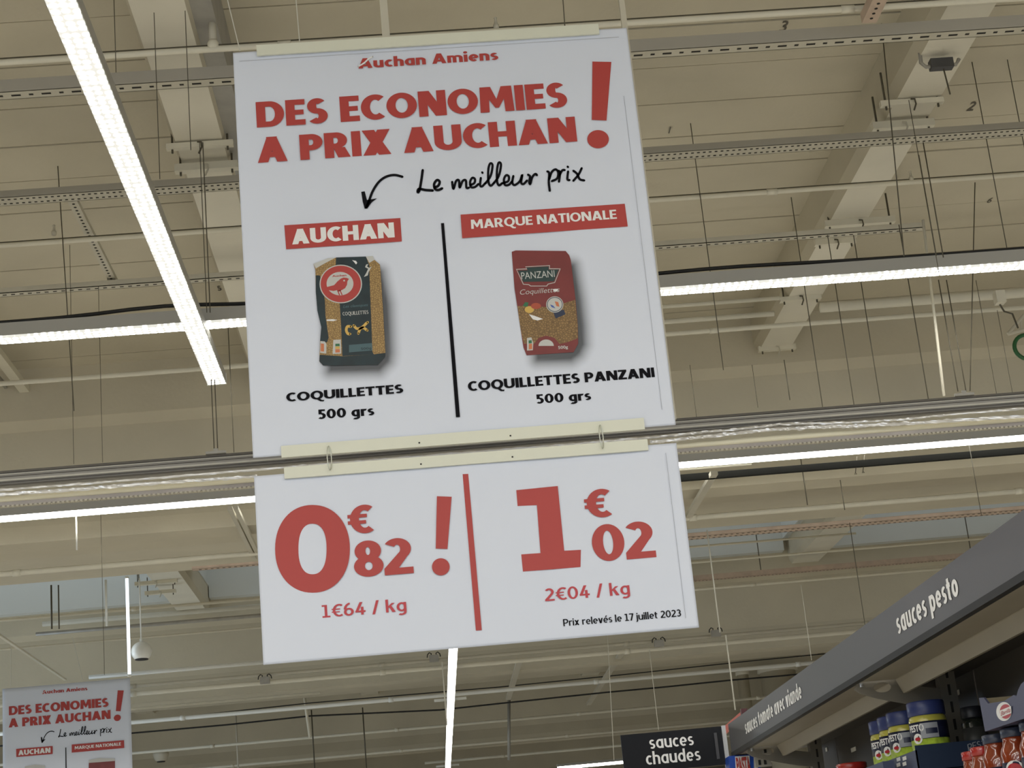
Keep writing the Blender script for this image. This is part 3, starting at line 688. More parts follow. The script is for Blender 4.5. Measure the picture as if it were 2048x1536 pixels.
def stroke(P, pts, w, name, m, parent, conv=None, lift=0, smooth=True, taper=False):
    """flat brush stroke along pixel points"""
    gq = G(); strokes = pts if isinstance(pts[0][0], (tuple, list)) else [pts]
    for st in strokes:
        if smooth and len(st) > 2:
            ex = [st[0]]+list(st)+[st[-1]]; dense = []
            for i in range(1, len(ex)-2):
                p0, p1, p2, p3 = ex[i-1:i+3]
                for k in range(6):
                    t_ = k/6
                    dense.append(tuple(.5*((2*p1[c])+(-p0[c]+p2[c])*t_+(2*p0[c]-5*p1[c]+4*p2[c]-p3[c])*t_*t_+(-p0[c]+3*p1[c]-3*p2[c]+p3[c])*t_**3) for c in (0, 1)))
            dense.append(tuple(st[-1]))
        else: dense = list(st)
        n = len(dense); vs = []
        for i, p in enumerate(dense):
            a = dense[max(0, i-1)]; b = dense[min(n-1, i+1)]; dx, dy = b[0]-a[0], b[1]-a[1]; L = math.hypot(dx, dy) or 1
            ww = w/2*((.55+.45*math.sin(math.pi*min(1, max(0, i/(n-1)))) if taper else 1))
            for s_ in (-1, 1):
                x, y = p[0]-s_*dy/L*ww, p[1]+s_*dx/L*ww
                u, v = P.uv(*(conv(x, y) if conv else (x, y))); vs.append(P.P(u, v, lift))
        gq.add(vs, [(2*i, 2*i+1, 2*i+3, 2*i+2) for i in range(n-1)])
        for p in (dense[0], dense[-1]):
            c_ = [P.P(*P.uv(*(conv(*q) if conv else q)), lift) for q in ell(p[0], p[1], w*.42, w*.42, 10)]
            gq.add(c_, [tuple(range(10))])
    return gq.out(name, m, parent)
def ptext(P, s, name, m, parent, conv, L, R, T, off=.03, lift=0, shear=0, space=1.0, t=0, gap=.085):
    cL = P.uv(*(conv(*L) if conv else L)); cR = P.uv(*(conv(*R) if conv else R))
    bx, by = T; cT = P.uv(*(conv(*T) if conv else T))
    if t: return sans(s, name, m, parent, lambda u, v, l: P.P(u, v, lift+l), cL, cR, cT[1], t, gap)
    return text(s, name, m, parent, lambda u, v, l: P.P(u, v, lift), cL, (cR[0], cL[1]), (0, cT[1]), off, shear, space)

C1 = crop(460, 40, 3.84); C2 = crop(860, 40, 3.84); C3 = crop(560, 420, 4.8); C4 = crop(910, 400, 4.517)
C5 = crop(490, 740, 4.357); C6 = crop(900, 720, 4.096); C7 = crop(510, 940, 3.84); C8 = crop(920, 900, 3.84)
K1 = crop(620, 500, 6.4); K2 = crop(1000, 480, 6.4)
K1O = [(45, 180), (230, 110), (340, 100), (715, 88), (805, 80), (825, 130), (895, 190), (905, 300), (930, 700), (965, 1320), (960, 1370), (870, 1475), (170, 1482), (120, 1430), (130, 1170), (145, 990), (95, 780), (75, 540), (70, 260)]
K2O = [(150, 155), (200, 138), (840, 145), (885, 200), (905, 260), (965, 760), (995, 1100), (1000, 1330), (940, 1440), (340, 1480), (300, 1380), (260, 1130), (220, 850), (185, 620)]
def pasta_mat(name, a, b_, sc):
    m = bpy.data.materials.new(name); m.use_nodes = True; nt = m.node_tree; bs = nt.nodes['Principled BSDF']; bs.inputs['Roughness'].default_value = .45
    tc = nt.nodes.new('ShaderNodeTexCoord'); vo = nt.nodes.new('ShaderNodeTexVoronoi'); vo.inputs['Scale'].default_value = sc; vo.feature = 'DISTANCE_TO_EDGE'
    cr = nt.nodes.new('ShaderNodeValToRGB'); cr.color_ramp.elements[0].position = .03; cr.color_ramp.elements[0].color = (*b_, 1)
    cr.color_ramp.elements[1].position = .22; cr.color_ramp.elements[1].color = (*a, 1)
    nt.links.new(tc.outputs['Object'], vo.inputs[0]); nt.links.new(vo.outputs[0], cr.inputs[0]); nt.links.new(cr.outputs[0], bs.inputs['Base Color'])
    return m
PASTA = pasta_mat('pasta_print', (.42, .27, .095), (.22, .13, .045), 150)
PASTA2 = pasta_mat('pasta_print_dim', (.30, .18, .065), (.15, .085, .03), 130)
TEAL = mat('teal_print', (.006, .022, .03), .45, noise_amt=.3, nscale=20)
TEAL2 = mat('teal_print_light', (.06, .12, .14), .45)
DEEPRED = mat('pack_red_print', (.19, .028, .028), .45, noise_amt=.12, nscale=12)
PALE = mat('pale_print', (.55, .55, .53), .5)
YEL = mat('yellow_print', (.65, .42, .10), .5)
ORG = mat('orange_print', (.60, .19, .08), .5); GRN = mat('green_print', (.03, .16, .07), .5); NAVY = mat('navy_print', (.02, .03, .07), .5)

# ------------------------------------------------------------------ upper sign
def headline(P, s):
    """lettering shared by the near and the far sign"""
    a = ptext(P, 'Auchan Amiens', 'shop_lettering', INKRED, s, None, (717, 138), (997, 121), (717, 118), .045, t=0.215, gap=0.06)
    stroke(P, [(716, 134), (728, 127), (738, 118), (746, 114)], 3, 'bird_stroke', INKWHITE, s, lift=.0004)
    ptext(P, 'DES ECONOMIES', 'headline_lettering', INKRED, s, None, (514, 256), (1136, 217), (513, 205), .05, t=0.25, gap=0.045)
    ptext(P, 'A PRIX AUCHAN', 'headline_lettering', INKRED, s, None, (516, 326.5), (1155, 287), (515, 276), .05, t=0.25, gap=0.045)
    poly(P, [(1247, 322), (1392, 325), (1355, 775), (1242, 770)][::-1], 'exclamation_bar', INKRED, s, conv=C2)
    poly(P, ell(1290, 918, 83, 70), 'exclamation_dot', INKRED, s, conv=C2)
    # handwriting, traced as brush strokes
    H = [
     [(1480, 1155), (1470, 1230), (1455, 1310), (1442, 1325), (1450, 1300), (1500, 1308), (1558, 1312)],
     [(1570, 1290), (1600, 1275), (1610, 1245), (1590, 1232), (1568, 1262), (1575, 1300), (1600, 1308), (1630, 1295)]]
    stroke(P, H, 20, 'handwritten_line', INKBLACK, s, C1, taper=False)
    H = [
     [(170, 1245), (180, 1300), (200, 1240), (222, 1235), (228, 1290), (250, 1240), (275, 1235), (280, 1290), (300, 1290)],
     [(310, 1270), (340, 1255), (345, 1225), (325, 1215), (308, 1245), (315, 1285), (345, 1285), (372, 1262)],
     [(390, 1215), (385, 1270), (400, 1280), (425, 1255)], [(400, 1172), (404, 1178)],
     [(425, 1258), (465, 1200), (480, 1120), (462, 1105), (448, 1150), (448, 1240), (465, 1275), (490, 1255)],
     [(490, 1255), (528, 1200), (545, 1115), (528, 1098), (515, 1150), (515, 1240), (530, 1272), (555, 1255)],
     [(560, 1255), (600, 1240), (605, 1205), (585, 1195), (568, 1225), (575, 1268), (605, 1268), (632, 1240)],
     [(640, 1200), (632, 1250), (650, 1270), (690, 1240), (708, 1190), (700, 1250), (718, 1262), (745, 1235)],
     [(752, 1190), (768, 1205), (762, 1245), (770, 1262), (785, 1210), (808, 1185), (822, 1195)],
     [(900, 1165), (915, 1180), (912, 1250), (920, 1315)], [(915, 1225), (935, 1170), (965, 1150), (985, 1175), (975, 1220), (935, 1240)],
     [(985, 1160), (998, 1175), (990, 1245)], [(995, 1195), (1015, 1158), (1035, 1155)],
     [(1060, 1165), (1055, 1225), (1072, 1232)], [(1056, 1128), (1060, 1133)],
     [(1100, 1160), (1130, 1185), (1150, 1225), (1185, 1235)], [(1165, 1140), (1140, 1190), (1100, 1238)]]
    stroke(P, H, 18, 'handwritten_line', INKBLACK, s, C2)
    stroke(P, [[(1325, 1207), (1262, 1193), (1195, 1208), (1140, 1250), (1095, 1320), (1065, 1400), (1048, 1440)]], 19, 'arrow_shaft', INKBLACK, s, C1)
    poly(P, [(1008, 1322), (1035, 1318), (1052, 1385), (1130, 1372), (1090, 1402), (1055, 1450), (1035, 1452), (1020, 1400)][::-1], 'arrow_head', INKBLACK, s, conv=C1)
    poly(P, [(42, 150), (1155, 80), (1170, 305), (60, 380)][::-1], 'red_label_box', INKRED, s, conv=C3)
    ptext(P, 'AUCHAN', 'box_lettering', INKWHITE, s, C3, (118, 335), (1103, 278), (118, 190), .055, .0005, t=0.25, gap=0.045)
    poly(P, [(50, 135), (1533, 37), (1560, 242), (65, 348)][::-1], 'red_label_box', INKRED, s, conv=C4)
    ptext(P, 'MARQUE NATIONALE', 'box_lettering', INKWHITE, s, C4, (147, 265), (1463, 175), (147, 182), .055, .0005, t=0.2, gap=0.055)
    poly(P, [(882, 447), (888, 446.6), (920, 834.5), (912, 835)][::-1], 'divider_line', INKBLACK, s)
def hrail(s, x0, x1, z0, z1, Y, screws=()):
    r = G().box((x0, Y-.012, z0), (x1, Y-.004, z1)).out('hanger_rail', CREAMRAIL, s)
    for x in screws: G().lathe((x, Y-.0125, (z0+z1)/2-.008), [(.0025, 0), (.0025, .004)], 8).out('screw', BLACK, r)
    return r
a = atY(466, 105, SIGN_Y); b = atY(1348, 852, SIGN_Y); b2 = atY(1258, 55, SIGN_Y)
UX0, UX1, UZ0, UZ1 = -.459, .8425, 3.031, 4.407
sign = thing('price_sign_panel', 'large upper hanging sign comparing two pasta packets, red headline', 'sign', (.19, SIGN_Y, UZ0))
P1 = Poster(SIGN_Y)
def shpoly(K, pts): return [P1.uv(*K(*p)) for p in pts]
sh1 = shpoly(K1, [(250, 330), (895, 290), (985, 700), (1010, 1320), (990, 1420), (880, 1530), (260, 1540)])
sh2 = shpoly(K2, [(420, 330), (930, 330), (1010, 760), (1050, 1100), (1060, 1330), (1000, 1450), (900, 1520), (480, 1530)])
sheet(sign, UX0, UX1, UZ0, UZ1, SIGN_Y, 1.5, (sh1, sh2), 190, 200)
headline(P1, sign)
ptext(P1, 'COQUILLETTES', 'product_name', INKBLACK, sign, C5, (362, 279), (1382, 222), (362, 202), .04, t=0.225, gap=0.05)
ptext(P1, '500 grs', 'product_weight', INKBLACK, sign, C5, (640, 432), (1128, 402), (640, 348), .035, t=0.215, gap=0.06)
ptext(P1, 'COQUILLETTES PANZANI', 'product_name', INKBLACK, sign, C6, (150, 258), (1680, 158), (150, 178), .04, t=0.225, gap=0.05)
ptext(P1, '500 grs', 'product_weight', INKBLACK, sign, C6, (710, 362), (1157, 328), (710, 285), .035, t=0.215, gap=0.06)
# left packet picture
k = poly(P1, K1O[::-1], 'pasta_packet_print', PASTA, sign, .0002, K1); k['label'] = 'printed packet with teal label and red round logo'
poly(P1, [(335, 100), (715, 88), (760, 200), (765, 400), (800, 1310), (820, 1340), (415, 1362), (400, 1000), (380, 680), (330, 190)][::-1], 'teal_strip', TEAL, k, .0004, K1)
poly(P1, [(125, 1345), (415, 1365), (820, 1340), (965, 1320), (960, 1370), (870, 1475), (170, 1482), (120, 1430)][::-1], 'teal_base', TEAL, k, .0004, K1)
poly(P1, [(75, 330), (130, 330), (190, 640), (200, 850), (240, 1130), (215, 1190), (130, 1170), (145, 990), (95, 780), (75, 540)][::-1], 'teal_side', TEAL, k, .0004, K1)
poly(P1, [(500, 1220), (795, 1195), (800, 1290), (500, 1315)][::-1], 'weight_band', TEAL2, k, .0006, K1)
ptext(P1, '500g', 'weight_print', TEAL, k, K1, (655, 1285), (785, 1278), (655, 1255), .03, .0008, t=0.16, gap=0.085)
poly(P1, ell(395, 440, 272, 247), 'badge_rim', PALE, k, .0006, K1)
poly(P1, ell(395, 440, 258, 234), 'badge_red', INKRED, k, .0008, K1)
poly(P1, ell(385, 436, 172, 150), 'badge_disc', PALE, k, .0010, K1)
poly(P1, [(500, 375), (470, 362), (430, 358), (395, 372), (350, 410), (310, 455), (215, 480), (240, 520), (300, 530), (350, 520), (370, 540), (405, 520), (450, 495), (475, 450), (480, 405)], 'badge_bird', INKRED, k, .0012, K1)
stroke(P1, [[(355, 525), (378, 580)], [(385, 520), (410, 578)]], 14, 'badge_bird_legs', INKRED, k, K1, .0012, False)
poly(P1, ell(438, 398, 12, 11, 12), 'badge_bird_eye', PALE, k, .0014, K1)
ptext(P1, 'Auchan', 'badge_lettering', INKRED, k, K1, (285, 352), (468, 345), (285, 328), .03, .0012)
ptext(P1, 'Les classiques', 'packet_lettering', TEAL2, k, K1, (425, 745), (745, 735), (425, 712), .01, .0008, .3)
ptext(P1, 'COQUILLETTES', 'packet_lettering', PALE, k, K1, (420, 845), (750, 825), (420, 800), -.003, .0008, t=0.15, gap=0.1)
stroke(P1, [[(525, 985), (480, 985), (465, 1030), (485, 1075), (515, 1080)], [(560, 970), (600, 1010), (660, 1000), (720, 945), (740, 930)], [(620, 1075), (640, 1020), (680, 1000), (735, 1035)]], 34, 'pasta_shapes', YEL, k, K1, .0008)
poly(P1, [(300, 1155), (395, 1150), (400, 1330), (290, 1335)][::-1], 'score_label', PALE, k, .0006, K1)
poly(P1, [(325, 1205), (380, 1203), (382, 1235), (325, 1237)][::-1], 'score_green', GRN, k, .0008, K1)
poly(P1, [(325, 1240), (382, 1238), (383, 1270), (325, 1272)][::-1], 'score_yellow', YEL, k, .0008, K1)
poly(P1, [(325, 1275), (383, 1273), (384, 1315), (325, 1318)][::-1], 'score_orange', ORG, k, .0008, K1)
poly(P1, [(135, 1170), (190, 1175), (212, 1210), (208, 1330), (130, 1320)][::-1], 'corner_label', PALE, k, .0005, K1)
poly(P1, [(140, 1200), (180, 1205), (180, 1305), (137, 1300)][::-1], 'corner_label_patch', ORG, k, .0007, K1)
poly(P1, [(540, 135), (590, 145), (605, 170), (590, 190), (565, 160)][::-1], 'gloss_mark', INKWHITE, k, .0008, K1)
poly(P1, [(720, 190), (750, 185), (730, 215), (760, 235), (790, 215), (750, 290), (740, 330), (690, 350), (720, 300), (745, 245), (705, 225)][::-1], 'gloss_mark', PALE, k, .0008, K1)
poly(P1, [(215, 895), (290, 890), (350, 900), (300, 915), (215, 912)][::-1], 'gloss_mark', INKWHITE, k, .0008, K1)
poly(P1, [(45, 180), (230, 110), (335, 100), (200, 170), (75, 240)][::-1], 'clear_film_corner', PALE, k, .0003, K1)
poly(P1, [(715, 88), (805, 80), (825, 130), (760, 170)][::-1], 'clear_film_corner', PALE, k, .0003, K1)
# right packet picture
k = poly(P1, K2O[::-1], 'pasta_packet_print', DEEPRED, sign, .0002, K2); k['label'] = 'printed red packet with dark green crest'
poly(P1, [(222, 850), (330, 850), (600, 862), (800, 820), (960, 770), (993, 1100), (995, 1262), (870, 1310), (760, 1335), (700, 1260), (590, 1228), (490, 1260), (440, 1330), (305, 1330), (260, 1130)][::-1], 'pasta_window', PASTA2, k, .0004, K2)
poly(P1, [(205, 376), (342, 370), (322, 345), (638, 328), (636, 368), (775, 370), (703, 552), (615, 574), (600, 598), (390, 598), (365, 580), (295, 575)], 'crest_rim', PALE, k, .0006, K2)
poly(P1, [(214, 384), (350, 380), (330, 352), (630, 336), (628, 378), (764, 378), (697, 545), (610, 566), (595, 590), (395, 590), (368, 572), (302, 567)], 'crest_band', DEEPRED, k, .0008, K2)
poly(P1, [(228, 398), (352, 392), (338, 358), (622, 344), (622, 386), (752, 382), (690, 535), (298, 542)], 'crest_field', mat('crest_green', (.012, .04, .04), .4), k, .0010, K2)
ptext(P1, 'PANZANI', 'crest_lettering', PALE, k, K2, (275, 508), (703, 500), (275, 422), 0, .0012)
ptext(P1, 'Coquillettes', 'packet_lettering', PALE, k, K2, (258, 705), (768, 690), (258, 642), -.005, .0008, .25)
poly(P1, ell(700, 830, 110, 104), 'origin_badge', PALE, k, .0006, K2)
ring(P1, ell(700, 830, 100, 94), ell(700, 830, 92, 86), 'origin_badge_ring', NAVY, k, K2).location.y -= .0010
poly(P1, [(700, 790), (745, 800), (760, 860), (720, 850)][::-1], 'origin_badge_patch', ORG, k, .0010, K2)
poly(P1, [(640, 830), (680, 845), (710, 880), (660, 865)][::-1], 'origin_badge_patch', mat('blue_print', (.06, .12, .4), .5), k, .0010, K2)
poly(P1, [(680, 930), (815, 895), (838, 955), (712, 1010)][::-1], 'origin_ribbon', NAVY, k, .0005, K2)
poly(P1, ell(375, 895, 60, 45, 14), 'pasta_heap', YEL, k, .0006, K2)
poly(P1, ell(460, 850, 65, 40, 14), 'tomato', mat('tomato_print', (.42, .08, .04), .5), k, .0007, K2)
poly(P1, [(290, 850), (320, 800), (365, 805), (350, 860)][::-1], 'basil_leaf', GRN, k, .0008, K2)
poly(P1, [(370, 955), (440, 975), (550, 1015), (480, 1035), (420, 1020)][::-1], 'gloss_mark', INKWHITE, k, .0006, K2)
poly(P1, [(670, 635), (740, 630), (735, 660), (700, 665)][::-1], 'gloss_mark', INKWHITE, k, .0010, K2)
poly(P1, ell(590, 1360, 98, 82, 16, 1, 180, 360), 'base_emblem', PALE, k, .0006, K2)
poly(P1, [(345, 1260), (400, 1250), (425, 1320), (420, 1415), (345, 1420)][::-1], 'score_label', PALE, k, .0006, K2)
poly(P1, [(365, 1290), (405, 1285), (408, 1325), (366, 1330)][::-1], 'score_green', GRN, k, .0008, K2)
poly(P1, [(368, 1335), (410, 1330), (412, 1400), (368, 1405)][::-1], 'score_orange', ORG, k, .0008, K2)
ptext(P1, '500g', 'weight_print', PALE, k, K2, (745, 1400), (870, 1390), (745, 1362), .02, .0008)
def R2(p0, p1): a = atY(*p0, SIGN_Y); b = atY(*p1, SIGN_Y); return a, b
x0 = atY(514, 104, SIGN_Y).x; x1 = atY(1197, 60, SIGN_Y).x; z0 = atY(516, 114, SIGN_Y).z; z1 = atY(513, 94, SIGN_Y).z
hrail(sign, x0, x1, z0, z1, SIGN_Y)
x0 = atY(563, 905, SIGN_Y).x; x1 = atY(1288, 850, SIGN_Y).x; z0 = atY(565, 917, SIGN_Y).z; z1 = atY(562, 894, SIGN_Y).z
sA = [atY(839, 892, SIGN_Y).x, atY(1021, 878, SIGN_Y).x]
hrail(sign, x0, x1, z0, z1, SIGN_Y, sA); ZR1 = (z0+z1)/2
G().box((UX1-.012, SIGN_Y+.01, UZ0+.02), (UX1+.006, SIGN_Y+.03, 5.5)).out('side_batten', STEEL_P, sign)

# lower sign
low = thing('price_sign_panel', 'lower hanging sign with big red prices, divided by a red bar', 'sign', (.19, SIGN_Y, 2.399))
LZ0, LZ1 = 2.399, 2.972
sheet(low, UX0, .8375, LZ0, LZ1, SIGN_Y, 7.7, (), 150, 70)
P2 = Poster(SIGN_Y)
ring(P2, ell(442, 607, 287, 337, 64, .94), ell(442, 608, 108, 194, 64, .85), 'price_digit', INKRED, low, C7)
def btext(P, s, name, m, par, conv, x0, x1, ytop, ybot, off, lift=0):
    """fit glyph bounds to a pixel box (left, right at mid height; top/bottom at mid width)"""
    v, f = [], []
    for wv, wf in letters(s, off, .01): b_ = len(v); v += wv; f += [tuple(i+b_ for i in q) for q in wf]
    gx0 = min(p[0] for p in v); gx1 = max(p[0] for p in v); gy0 = min(p[1] for p in v); gy1 = max(p[1] for p in v)
    xm, ym = (x0+x1)/2, (ytop+ybot)/2
    L = P.uv(*conv(x0, ym+.04*(x1-x0)))[0]; Rr = P.uv(*conv(x1, ym-.04*(x1-x0)))[0]; T_ = P.uv(*conv(xm, ytop))[1]; B = P.uv(*conv(xm, ybot))[1]
    return mesh(name, [P.P(L+(p[0]-gx0)/(gx1-gx0)*(Rr-L), B+(p[1]-gy0)/(gy1-gy0)*(T_-B), lift+p[2]*.00005) for p in v], f, m, par)
btext(P2, '€', 'euro_symbol', INKRED, low, C7, 712, 908, 270, 490, .23)
btext(P2, '82', 'cents', INKRED, low, C7, 757, 1210, 533, 812, .215)
poly(P2, [(1397, 203), (1510, 207), (1478, 608), (1388, 605)][::-1], 'exclamation_bar', INKRED, low, conv=C7)
poly(P2, ell(1427, 745, 68, 66), 'exclamation_dot', INKRED, low, conv=C7)
poly(P2, [(20, 187), (63, 185), (167, 1385), (122, 1388)][::-1], 'divider_bar', INKRED, low, conv=C8)
DKRED = mat('dark_red_print', (.52, .045, .06), .5)
ptext(P2, '1€64 / kg', 'unit_price', DKRED, low, C7, (518, 1137), (1165, 1088), (518, 1040), .012, t=0.155, gap=0.09)
poly(P2, [(432, 310), (750, 278), (800, 775), (928, 768), (925, 900), (483, 935), (470, 803), (618, 793), (590, 425), (442, 432)][::-1], 'price_digit', INKRED, low, conv=C8)
btext(P2, '€', 'euro_symbol', INKRED, low, C8, 955, 1158, 302, 522, .23)
btext(P2, '02', 'cents', INKRED, low, C8, 1013, 1492, 560, 845, .215)
ptext(P2, '2€04 / kg', 'unit_price', DKRED, low, C8, (655, 1163), (1308, 1120), (655, 1066), .012, t=0.155, gap=0.09)
ptext(P2, 'Prix relevés le 17 juillet 2023', 'small_print', INKBLACK, low, C8, (795, 1355), (1700, 1287), (795, 1300), .012, t=0.155, gap=0.065)
x0 = atY(569, 948, SIGN_Y).x; x1 = atY(1295, 891, SIGN_Y).x; z0 = atY(571, 959, SIGN_Y).z; z1 = atY(568, 937, SIGN_Y).z
hrail(low, x0, x1, z0, z1, SIGN_Y, sA); ZR2 = (z0+z1)/2
GL = mat('fine_grey_line', (.35, .37, .42), .5)
G().box((.800, SIGN_Y-.0036, LZ0+.03), (.801, SIGN_Y-.003, LZ1-.03)).out('margin_line', GL, low)
G().box((.805, SIGN_Y-.0036, UZ0+.05), (.806, SIGN_Y-.003, UZ1-.25)).out('margin_line', GL, sign)
G().box((UX0+.02, SIGN_Y-.0036, UZ1-.035), (UX1-.03, SIGN_Y-.003, UZ1-.034)).out('margin_line', GL, sign)
# links between the two rails, cords to the ceiling
for px, l in (((659, 920), 'left wire link joining upper sign to lower sign'), ((1203, 878), 'right wire link joining upper sign to lower sign')):
    c = atY(*px, SIGN_Y-.018); h = (ZR1-ZR2)/2+.004
    mid = (ZR1+ZR2)/2
    g = G().tube([(c.x+.006*math.cos(q*math.pi/8), SIGN_Y-.02+.006*math.cos(q*math.pi/8), mid+h*math.sin(q*math.pi/8)) for q in range(17)], .0016, 6, False)
    tag(g.out('wire_link', mat('bright_wire', (.6, .62, .55), .3, metal=.6), None, True), l, 'wire link')
for p0, p1, l in (((592, 0), (600, 93), 'pale cord holding the upper sign, left of centre'), ((1126, 0), (1130, 57), 'dark wire holding the upper sign near its right end'), ((455, 0), (480, 102), 'pale cord slanting to the left end of the upper sign')):
    a, b = atY(*p0, SIGN_Y-.008), atY(*p1, SIGN_Y-.008); d = (a-b)*((DZ-b.z)/(a.z-b.z))
    tag(G().tube([b+d, b], .002, 6).out('hanging_wire', WIRE if 'dark' in l else PALEWIRE, None, True), l, 'cord')
a, b = atY(765, 0, 6.2), atY(777, 80, 6.2)
tag(G().box((a.x-.012, 6.19, b.z-.05), (a.x+.018, 6.21, DZ)).out('ceiling_strut', PIPE), 'flat cream strut dropping behind the top edge of the upper sign', 'strut')

# far sign: the same design hung farther down the aisle
DXF, YFAR = -3.843, 18.4
far = thing('price_sign_panel', 'small far sign at the bottom left with the same red headline', 'sign', (-3.65, YFAR, UZ0))
sheet(far, UX0+DXF, UX1+DXF, UZ0, UZ1, YFAR, 3.1, (), 30, 30)
P3 = Poster(YFAR, DXF); P3.lift = .006
headline(P3, far)
def farpx(x, y): p = atY(x, y, YFAR); return (p.x, p.z)
for nm, pts, m in (('packet_print', [(48, 1600), (50, 1533), (70, 1529), (90, 1531), (92, 1600)], PALE), ('packet_print', [(176, 1600), (178, 1520), (200, 1516), (230, 1517), (231, 1600)], DEEPRED), ('packet_print_top', [(178, 1526), (178, 1520), (200, 1516), (230, 1517), (230, 1522)], PALE)):
    q = [farpx(*p) for p in pts]
    mesh(nm, [Vector((u, YFAR-.007-(.002 if 'top' in nm else 0), v)) for u, v in q], [tuple(range(len(q)))], m, far)
for p0, p1, l in (((22, 1290), (22, 1372), 'thin cord holding the small far sign, left one'), ((145, 1275), (166, 1362), 'thin cord holding the small far sign, right one')):
    tag(G().tube([atY(*p0, YFAR), atY(*p1, YFAR)], .004, 6).out('hanging_wire', PALEWIRE), l, 'cord')

# ------------------------------------------------------------------ the rail bundle behind the signs
YR = 6.3
def zr(y): return atY(0, y, YR).z                                   # level of the layer seen at the left edge
rl = thing('suspended_rail', 'long grey ribbed rail crossing between the two price signs', 'rail', (0, YR, zr(973)))
RAILM = mat('rail_grey', (.30, .285, .26), .45, metal=.25, stretch=(.3, 1, 1), noise_amt=.08, nscale=5)
RAILD = mat('rail_dark', (.11, .10, .085), .6); RAILL = mat('rail_light', (.50, .48, .42), .4)
a, b = -4.2, 4.6
G().box((a, YR, zr(973)), (b, YR+.05, zr(944))).out('body', RAILM, rl)
G().box((a, YR-.006, zr(947.5)), (b, YR, zr(943))).out('top_lip', RAILD, rl)
for y0, y1, m, d in ((951, 949, RAILL, .004), (955, 953.6, RAILD, .003), (964, 960, RAILL, .006), (967, 965.5, RAILD, .004), (973, 970, RAILD, .008)):
    G().box((a, YR-d, zr(y0)), (b, YR, zr(y1))).out('rib', m, rl)
FILM = bpy.data.materials.new('crumpled_film'); FILM.use_nodes = True; nt = FILM.node_tree; bs = nt.nodes['Principled BSDF']
bs.inputs['Base Color'].default_value = (.85, .85, .86, 1); bs.inputs['Metallic'].default_value = .6; bs.inputs['Roughness'].default_value = .32
def film(path, r, label, seed, amp=.5):
    pts = []; rs = []
    for i in range(len(path)-1):
        n = 40
        for k in range(n): pts.append(atY(*[path[i][c]+(path[i+1][c]-path[i][c])*k/n for c in (0, 1)], YR-.03))
    g = G(); n = 10; b0 = 0
    for i, p in enumerate(pts):
        for k in range(n):
            an = 2*math.pi*k/n+i*.02
            rr = r*(1+amp*noise.noise(Vector((p.x*22, k*1.3, seed)))+amp*.8*noise.noise(Vector((p.x*60, k*2.1, seed+5))))
            g.v.append(p+Vector((0, math.cos(an)*rr, math.sin(an)*rr)))
    for i in range(len(pts)-1):
        for k in range(n): g.f.append((i*n+k, i*n+(k+1) % n, (i+1)*n+(k+1) % n, (i+1)*n+k))
    return tag(g.out('plastic_film', FILM), label, 'plastic film')
film([(-200, 994), (0, 980), (300, 957), (660, 927), (1100, 892), (1330, 872), (1408, 864), (1529, 853), (1560, 848), (1700, 845), (1802, 839), (1900, 829), (2200, 805)], .0042, 'thin shiny film twisted along the lower edge of the grey rail', 2, .6)
film([(-200, 1006), (0, 989), (120, 981), (300, 967), (520, 952)], .006, 'broad crumpled film under the rail, left of the signs', 11, .6)
film([(1300, 884), (1400, 874), (1460, 868), (1530, 860), (1650, 853), (1700, 852), (1850, 845), (2200, 822)], .006, 'broad crumpled film under the rail, right of the signs', 21, .7)
Yp = YR+.02
tag(G().tube([(a, Yp, zr(996)), (b, Yp, zr(996))], .011, 12).out('cream_tube', mat('cream_tube', (.90, .85, .66), .35), None, True), 'glossy cream tube slung just under the film-wrapped rail', 'tube')
ts = thing('bead_strip', 'narrow strip edged with fine beads, lowest layer of the rail bundle', 'strip', (0, YR+.03, zr(1011)))
G().box((a, YR+.02, zr(1009)), (b, YR+.035, zr(1001))).out('strip', mat('strip_brown', (.42, .38, .36), .4, noise_amt=.25, nscale=3, stretch=(1, .1, .1)), ts)
g = G()
for i in range(290):
    x = -2.2+i*.0165; g.box((x, YR+.018, zr(1012)), (x+.009, YR+.03, zr(1009)))
tag(g.out('beads', STEEL_P, ts), kind='stuff')
wl = [(0, 999), (20, 996), (60, 993.5), (62, 997), (30, 1001), (0, 1004)]
for px, l in (((432, 905), 'small grey hanger plate on the long rail, left of the signs'), ((1928, 789), 'small grey hanger plate on the long rail, at the right')):
    c = atY(*px, YR-.01)
    t = thing('rail_hanger', l, 'hanger', c)
    G().box((c.x-.037, YR-.02, c.z-.006), (c.x+.037, YR-.004, c.z+.004)).out('plate', GREYST, t)
    G().box((c.x-.008, YR-.018, c.z+.004), (c.x+.008, YR-.008, c.z+.014)).out('clip', GREYST, t)

# pencil numerals on the planks
for s_, px, h in (('3', (1568, 58), .07), ('2', (1943, 217), .07), ('1', (1340, 262), .05), ('7', (1444, 391), .05), ('6', (1980, 402), .05), ('5', (440, 578), .05)):
    c = atZ(*px, DZ-.006); v, f = glyphs(s_, .01)
    mesh('pencil_numeral', [Vector((c.x+(p[0]-.3)*h*1.3, c.y+.03-p[1]*h*2.4, c.z)) for p in v], f, WIRE, ceil)

